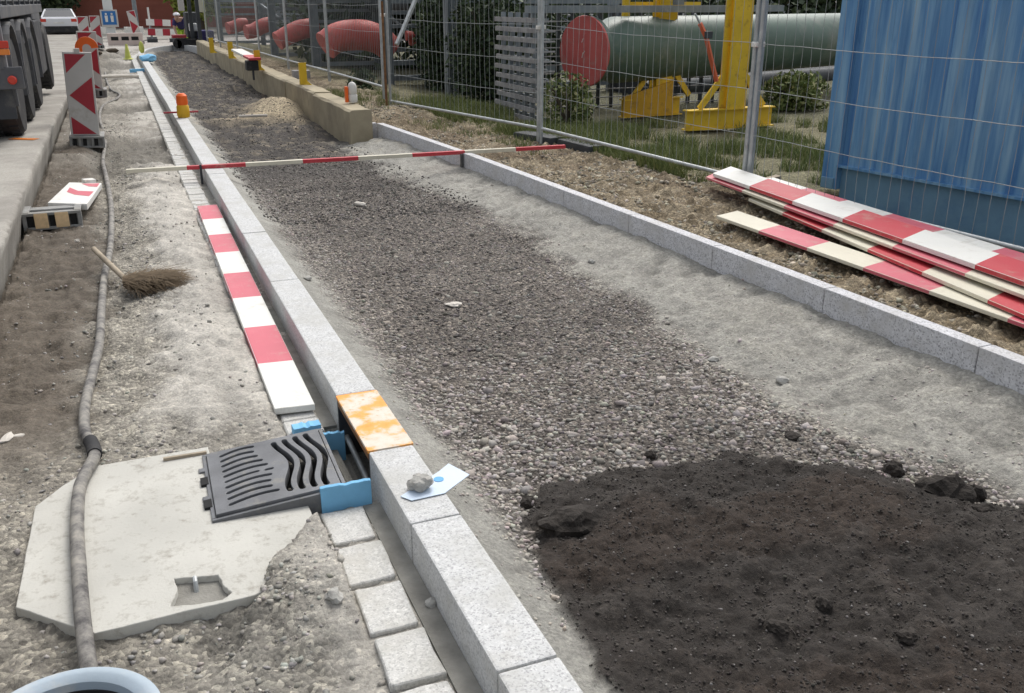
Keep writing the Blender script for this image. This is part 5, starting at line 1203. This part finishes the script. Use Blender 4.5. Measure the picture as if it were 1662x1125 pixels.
# sign pillar
sg = thing('sign_pillar', 'white pillar carrying a blue square sign with two white figures', 'sign', (-.25, 48, 0))
p0 = pz(181, 55, 48); cx = p0.x
mb = MB(); mb.box(cx - .20, cx + .20, 48.0, 48.3, 0, 3.2); mb.build('pillar', 'white_wall', sg, bevel=.02)
mb = MB(); mb.box(cx - .36, cx + .36, 47.90, 47.93, .50, 1.24); mb.build('sign_border', 'sign_grey', sg, bevel=.01)
mb = MB(); mb.box(cx - .29, cx + .29, 47.885, 47.898, .60, 1.18); mb.build('sign_panel', 'sky_blue_sign', sg)
for s in (-.12, .12):
    mb = MB(); mb.lathe((cx + s, 47.883, 1.06), [(.045, -.004), (.045, .0)], 12, axis=(0, 1, 0)); mb.prism([(0, 0)], 0, 0) if False else None
    mb.hexa([(cx + s - .05, 47.879, .72), (cx + s + .05, 47.879, .72), (cx + s + .05, 47.884, .72), (cx + s - .05, 47.884, .72), (cx + s - .065, 47.879, .99), (cx + s + .065, 47.879, .99), (cx + s + .065, 47.884, .99), (cx + s - .065, 47.884, .99)]); mb.build('white_figure', 'white_plastic', sg)
for x, hh, r_, nm in ((222, 3.5, .10, 'grey lamp post in front of the brick wall'), ):
    p = pz(x, 40, 50); mb = MB(); mb.tube([(p.x, 50, 0), (p.x, 50, 4)], r_, 10); tag(mb.build('lamp_post', 'rack_steel', smooth=True), nm, 'lamp post')
p = pz(243, 38, 46); mb = MB(); mb.tube([(p.x, 46, 0), (p.x, 46, 1.35)], .04, 8); tag(mb.build('thin_post', 'white_plastic', smooth=True), 'thin pale post behind the red and white barrier', 'post')
# striped barriers
def barrier(y, px0, px1, pya, pyb, label, n=4, first=0, th=.05):
    a, b = pz(px0, pya, y), pz(px1, pyb, y); o = thing('striped_barrier', label, 'barrier', (a.x, y, 0), 'red and white striped barriers by the brick wall')
    mb = MB(); 
    for i in range(n): mb.beam(a.lerp(b, i / n), a.lerp(b, (i + .999) / n), th, .26, (i + first) % 2)
    mb.build('board', ['white_plastic', 'sign_red'], o)
    for q in (a.lerp(b, .12), b.lerp(a, .12)): mb = MB(); mb.box(q.x - .03, q.x + .03, y + .03, y + .09, .0, q.z + .1); mb.build('leg', 'rack_steel', o); mb = MB(); mb.box(q.x - .2, q.x + .2, y - .2, y + .25, 0.01, .14); mb.build('foot', 'rack_dark', o)
    return o
barrier(45, 237, 290, 36, 38, 'upper striped barrier board nearest the brick wall', 4, 0)
barrier(43, 240, 288, 52, 53, 'lower striped barrier board in front of the upper one', 4, 1)
wb = thing('slotted_barrier', 'long low pinkish white barrier with dark slots at the end of the left strip', 'barrier', (.2, 42.5, 0))
a, b = pz(174, 62, 40), pz(232, 62, 40); mb = MB(); mb.box(a.x, b.x, 40, 40.25, .02, .46); mb.build('body', 'pink_white', wb, bevel=.02)
for px in (186, 203, 219): p = pz(px, 62, 40); mb = MB(); mb.box(p.x - .13, p.x + .13, 39.985, 40.01, .20, .33); mb.build('slot', 'hole_dark', wb, bevel=.004)
for k, px in enumerate((152, 208, 226, 168)):
    p = pz(px, 46, 49 + k * .4); mb = MB(); mb.box(p.x - .18, p.x + .18, 49 + k * .4, 49.3 + k * .4, .12, .46); mb.box(p.x - .1, p.x + .1, 49.05 + k * .4, 49.25 + k * .4, 0.01, .12); tag(mb.build('white_block', 'white_plastic', bevel=.02), ['white block just right of the far beacons', 'white block below the brick wall right of the blue sign', 'white block left of the leaning beacon', 'white block left of the sign pillar'][k], 'block', 'white blocks by the brick wall')
p = pz(207, 88, 30.5); mb = MB(); mb.lathe((p.x, 30.5, .0), [(.14, 0), (.14, .02), (.09, .04), (.03, .42), (.02, .43)], 14); tag(mb.build('yellow_cone', 'moss_yellow', smooth=True), 'small pale yellow cone left of the kerb bend', 'cone')
for k, (px, py, s) in enumerate([(160, 88, .5), (183, 84, .6), (250, 66, .4), (222, 72, .4)]):
    p = at(px, py, 0); lump('rubble_lump', (p.x, p.y, .04), (.35 * s, .22 * s, .14 * s), 11 + k, 'bark', ['dark rubble lump on the far left strip beside the second beacon', 'flat dark rubble lump on the far left strip below the slotted barrier', 'dark rubble lump behind the kerb bend', 'dark rubble lump at the foot of the leaning beacon'][k], 'rubble', 2, .3, 'dark rubble lumps on the far strip')
# machine
mc = thing('piling_machine', 'dark tracked machine with two upright masts next to the worker', 'machine', (3.6, 38, 0))
def mbx(name, px0, px1, py0, py1, y, dp, m, bev=.02):
    a, b = pz(px0, py1, y), pz(px1, py1, y); z0 = a.z; z1 = pz(px0, max(py0, 3), y).z + (2.0 if py0 <= 3 else 0)
    mb = MB(); mb.box(a.x, b.x, y, y + dp, max(z0, .02), z1); return mb.build(name, m, mc, bevel=bev)
mbx('mast', 311, 317, 2, 68, 37.0, .2, 'rack_dark'); mbx('mast', 324, 330, 2, 74, 36.0, .2, 'rack_dark'); mbx('guide_rail', 334, 337, 2, 52, 36.5, .1, 'moss_yellow', .01)
mbx('side_panel', 290, 300, 2, 18, 37.5, .1, 'sign_grey'); mbx('side_panel', 319, 334, 2, 20, 36.8, .1, 'sign_grey')
mbx('engine_body', 305, 326, 20, 62, 37.6, 1.2, 'rack_dark', .05); mbx('engine_body', 326, 349, 50, 70, 36.4, 1.2, 'cloth_navy', .05)
mbx('hydraulic_box', 308, 322, 38, 51, 37.2, .3, 'white_wall', .04); mbx('red_deck', 280, 303, 57, 62, 36.8, .6, 'sign_red')
for y in (36.7, 37.7):
    a = pz(281, 71, y); mb = MB(); mb.lathe((a.x + .15, y, .17), [(.15, 0), (.15, .3)], 16, axis=(0, 1, 0)); mb.box(a.x + .15, a.x + 1.1, y, y + .3, .02, .32); mb.lathe((a.x + 1.1, y, .17), [(.15, 0), (.15, .3)], 16, axis=(0, 1, 0)); mb.build('track', 'black_rubber', mc)
lump('rubble_lump', (2.95, 35.6, .06), (.35, .2, .16), 21, 'debris_white', 'pale heap of rubble under the dark machine', 'rubble', 2, .4)
# worker bending over
P0 = pz(297, 62, 39.6); px_, py_ = P0.x, 39.6
J0 = {'pel': (0, 0, .92), 'sp': (-.02, -.12, 1.12), 'ch': (-.08, -.30, 1.26), 'nk': (-.14, -.42, 1.32), 'hd': (-.17, -.50, 1.37), 'hd2': (-.20, -.58, 1.40),
     'sl': (-.24, -.30, 1.25), 'el': (-.30, -.42, 1.02), 'wl': (-.26, -.55, .82), 'fl': (-.24, -.6, .74), 'sr': (.08, -.34, 1.27), 'er': (.14, -.46, 1.03), 'wr': (.06, -.58, .84), 'fr': (.04, -.63, .76),
     'hl': (-.1, .0, .86), 'kl': (-.12, -.06, .48), 'al': (-.12, .03, .09), 'tl': (-.13, -.14, .04), 'hr': (.1, .02, .86), 'kr': (.13, .04, .48), 'ar': (.13, .12, .09), 'tr': (.13, -.04, .04)}
J = {k_: (v_[0], v_[1], v_[2] if k_[0] in 'at' else v_[2] - .34) for k_, v_ in J0.items()}
J['kl'] = (-.14, -.30, .44); J['kr'] = (.14, -.26, .44); J['al'] = (-.12, -.02, .09); J['ar'] = (.13, .02, .09); J['tl'] = (-.13, -.18, .04); J['tr'] = (.14, -.14, .04)
def skin_body(name, joints, edges, rad, m, root):
    ks = list(joints); me = bpy.data.meshes.new(name); me.from_pydata([J[k] for k in ks], [(ks.index(a), ks.index(b)) for a, b in edges], [])
    o = bpy.data.objects.new(name, me); COL.objects.link(o); o.parent = root
    md = o.modifiers.new('skin', 'SKIN'); me.materials.append(MATS[m])
    for i, k_ in enumerate(ks): me.skin_vertices[0].data[i].radius = (rad[k_], rad[k_])
    me.skin_vertices[0].data[0].use_root = True
    o.modifiers.new('sub', 'SUBSURF').levels = 2; o.modifiers['sub'].render_levels = 2; return o
pe = thing('person', 'worker in white cap, dark blue top and lime trousers bending over by the machine', 'person', (px_, py_, .01))
rad = dict(pel=.15, sp=.15, ch=.17, nk=.065, hd=.10, hd2=.085, sl=.075, el=.055, wl=.042, fl=.035, sr=.075, er=.055, wr=.042, fr=.035, hl=.10, kl=.075, al=.05, tl=.045, hr=.10, kr=.075, ar=.05, tr=.045)
E_all = [('pel', 'sp'), ('sp', 'ch'), ('ch', 'nk'), ('nk', 'hd'), ('hd', 'hd2'), ('ch', 'sl'), ('sl', 'el'), ('el', 'wl'), ('wl', 'fl'), ('ch', 'sr'), ('sr', 'er'), ('er', 'wr'), ('wr', 'fr'), ('pel', 'hl'), ('hl', 'kl'), ('kl', 'al'), ('al', 'tl'), ('pel', 'hr'), ('hr', 'kr'), ('kr', 'ar'), ('ar', 'tr')]
skin_body('body', J, E_all, rad, 'skin', pe)
top = ['ch', 'sp', 'pel', 'sl', 'el', 'sr', 'er']; skin_body('top', top, [('ch', 'sp'), ('sp', 'pel'), ('ch', 'sl'), ('sl', 'el'), ('ch', 'sr'), ('sr', 'er')], {k_: rad[k_] + .025 for k_ in rad}, 'cloth_navy', pe)
leg = ['pel', 'hl', 'kl', 'al', 'hr', 'kr', 'ar']; skin_body('trousers', leg, [('pel', 'hl'), ('hl', 'kl'), ('kl', 'al'), ('pel', 'hr'), ('hr', 'kr'), ('kr', 'ar')], {k_: rad[k_] + .03 for k_ in rad}, 'cloth_lime', pe)
mb = MB(); cpos = Vector((px_ - .17, py_ - .50, 1.10)); mb.lathe(cpos, [(.125, 0), (.12, .05), (.08, .09), (.02, .105)], 16); mb.box(cpos.x - .1, cpos.x + .06, cpos.y - .2, cpos.y - .06, cpos.z, cpos.z + .015); mb.build('cap', 'cap_white', pe, smooth=True)
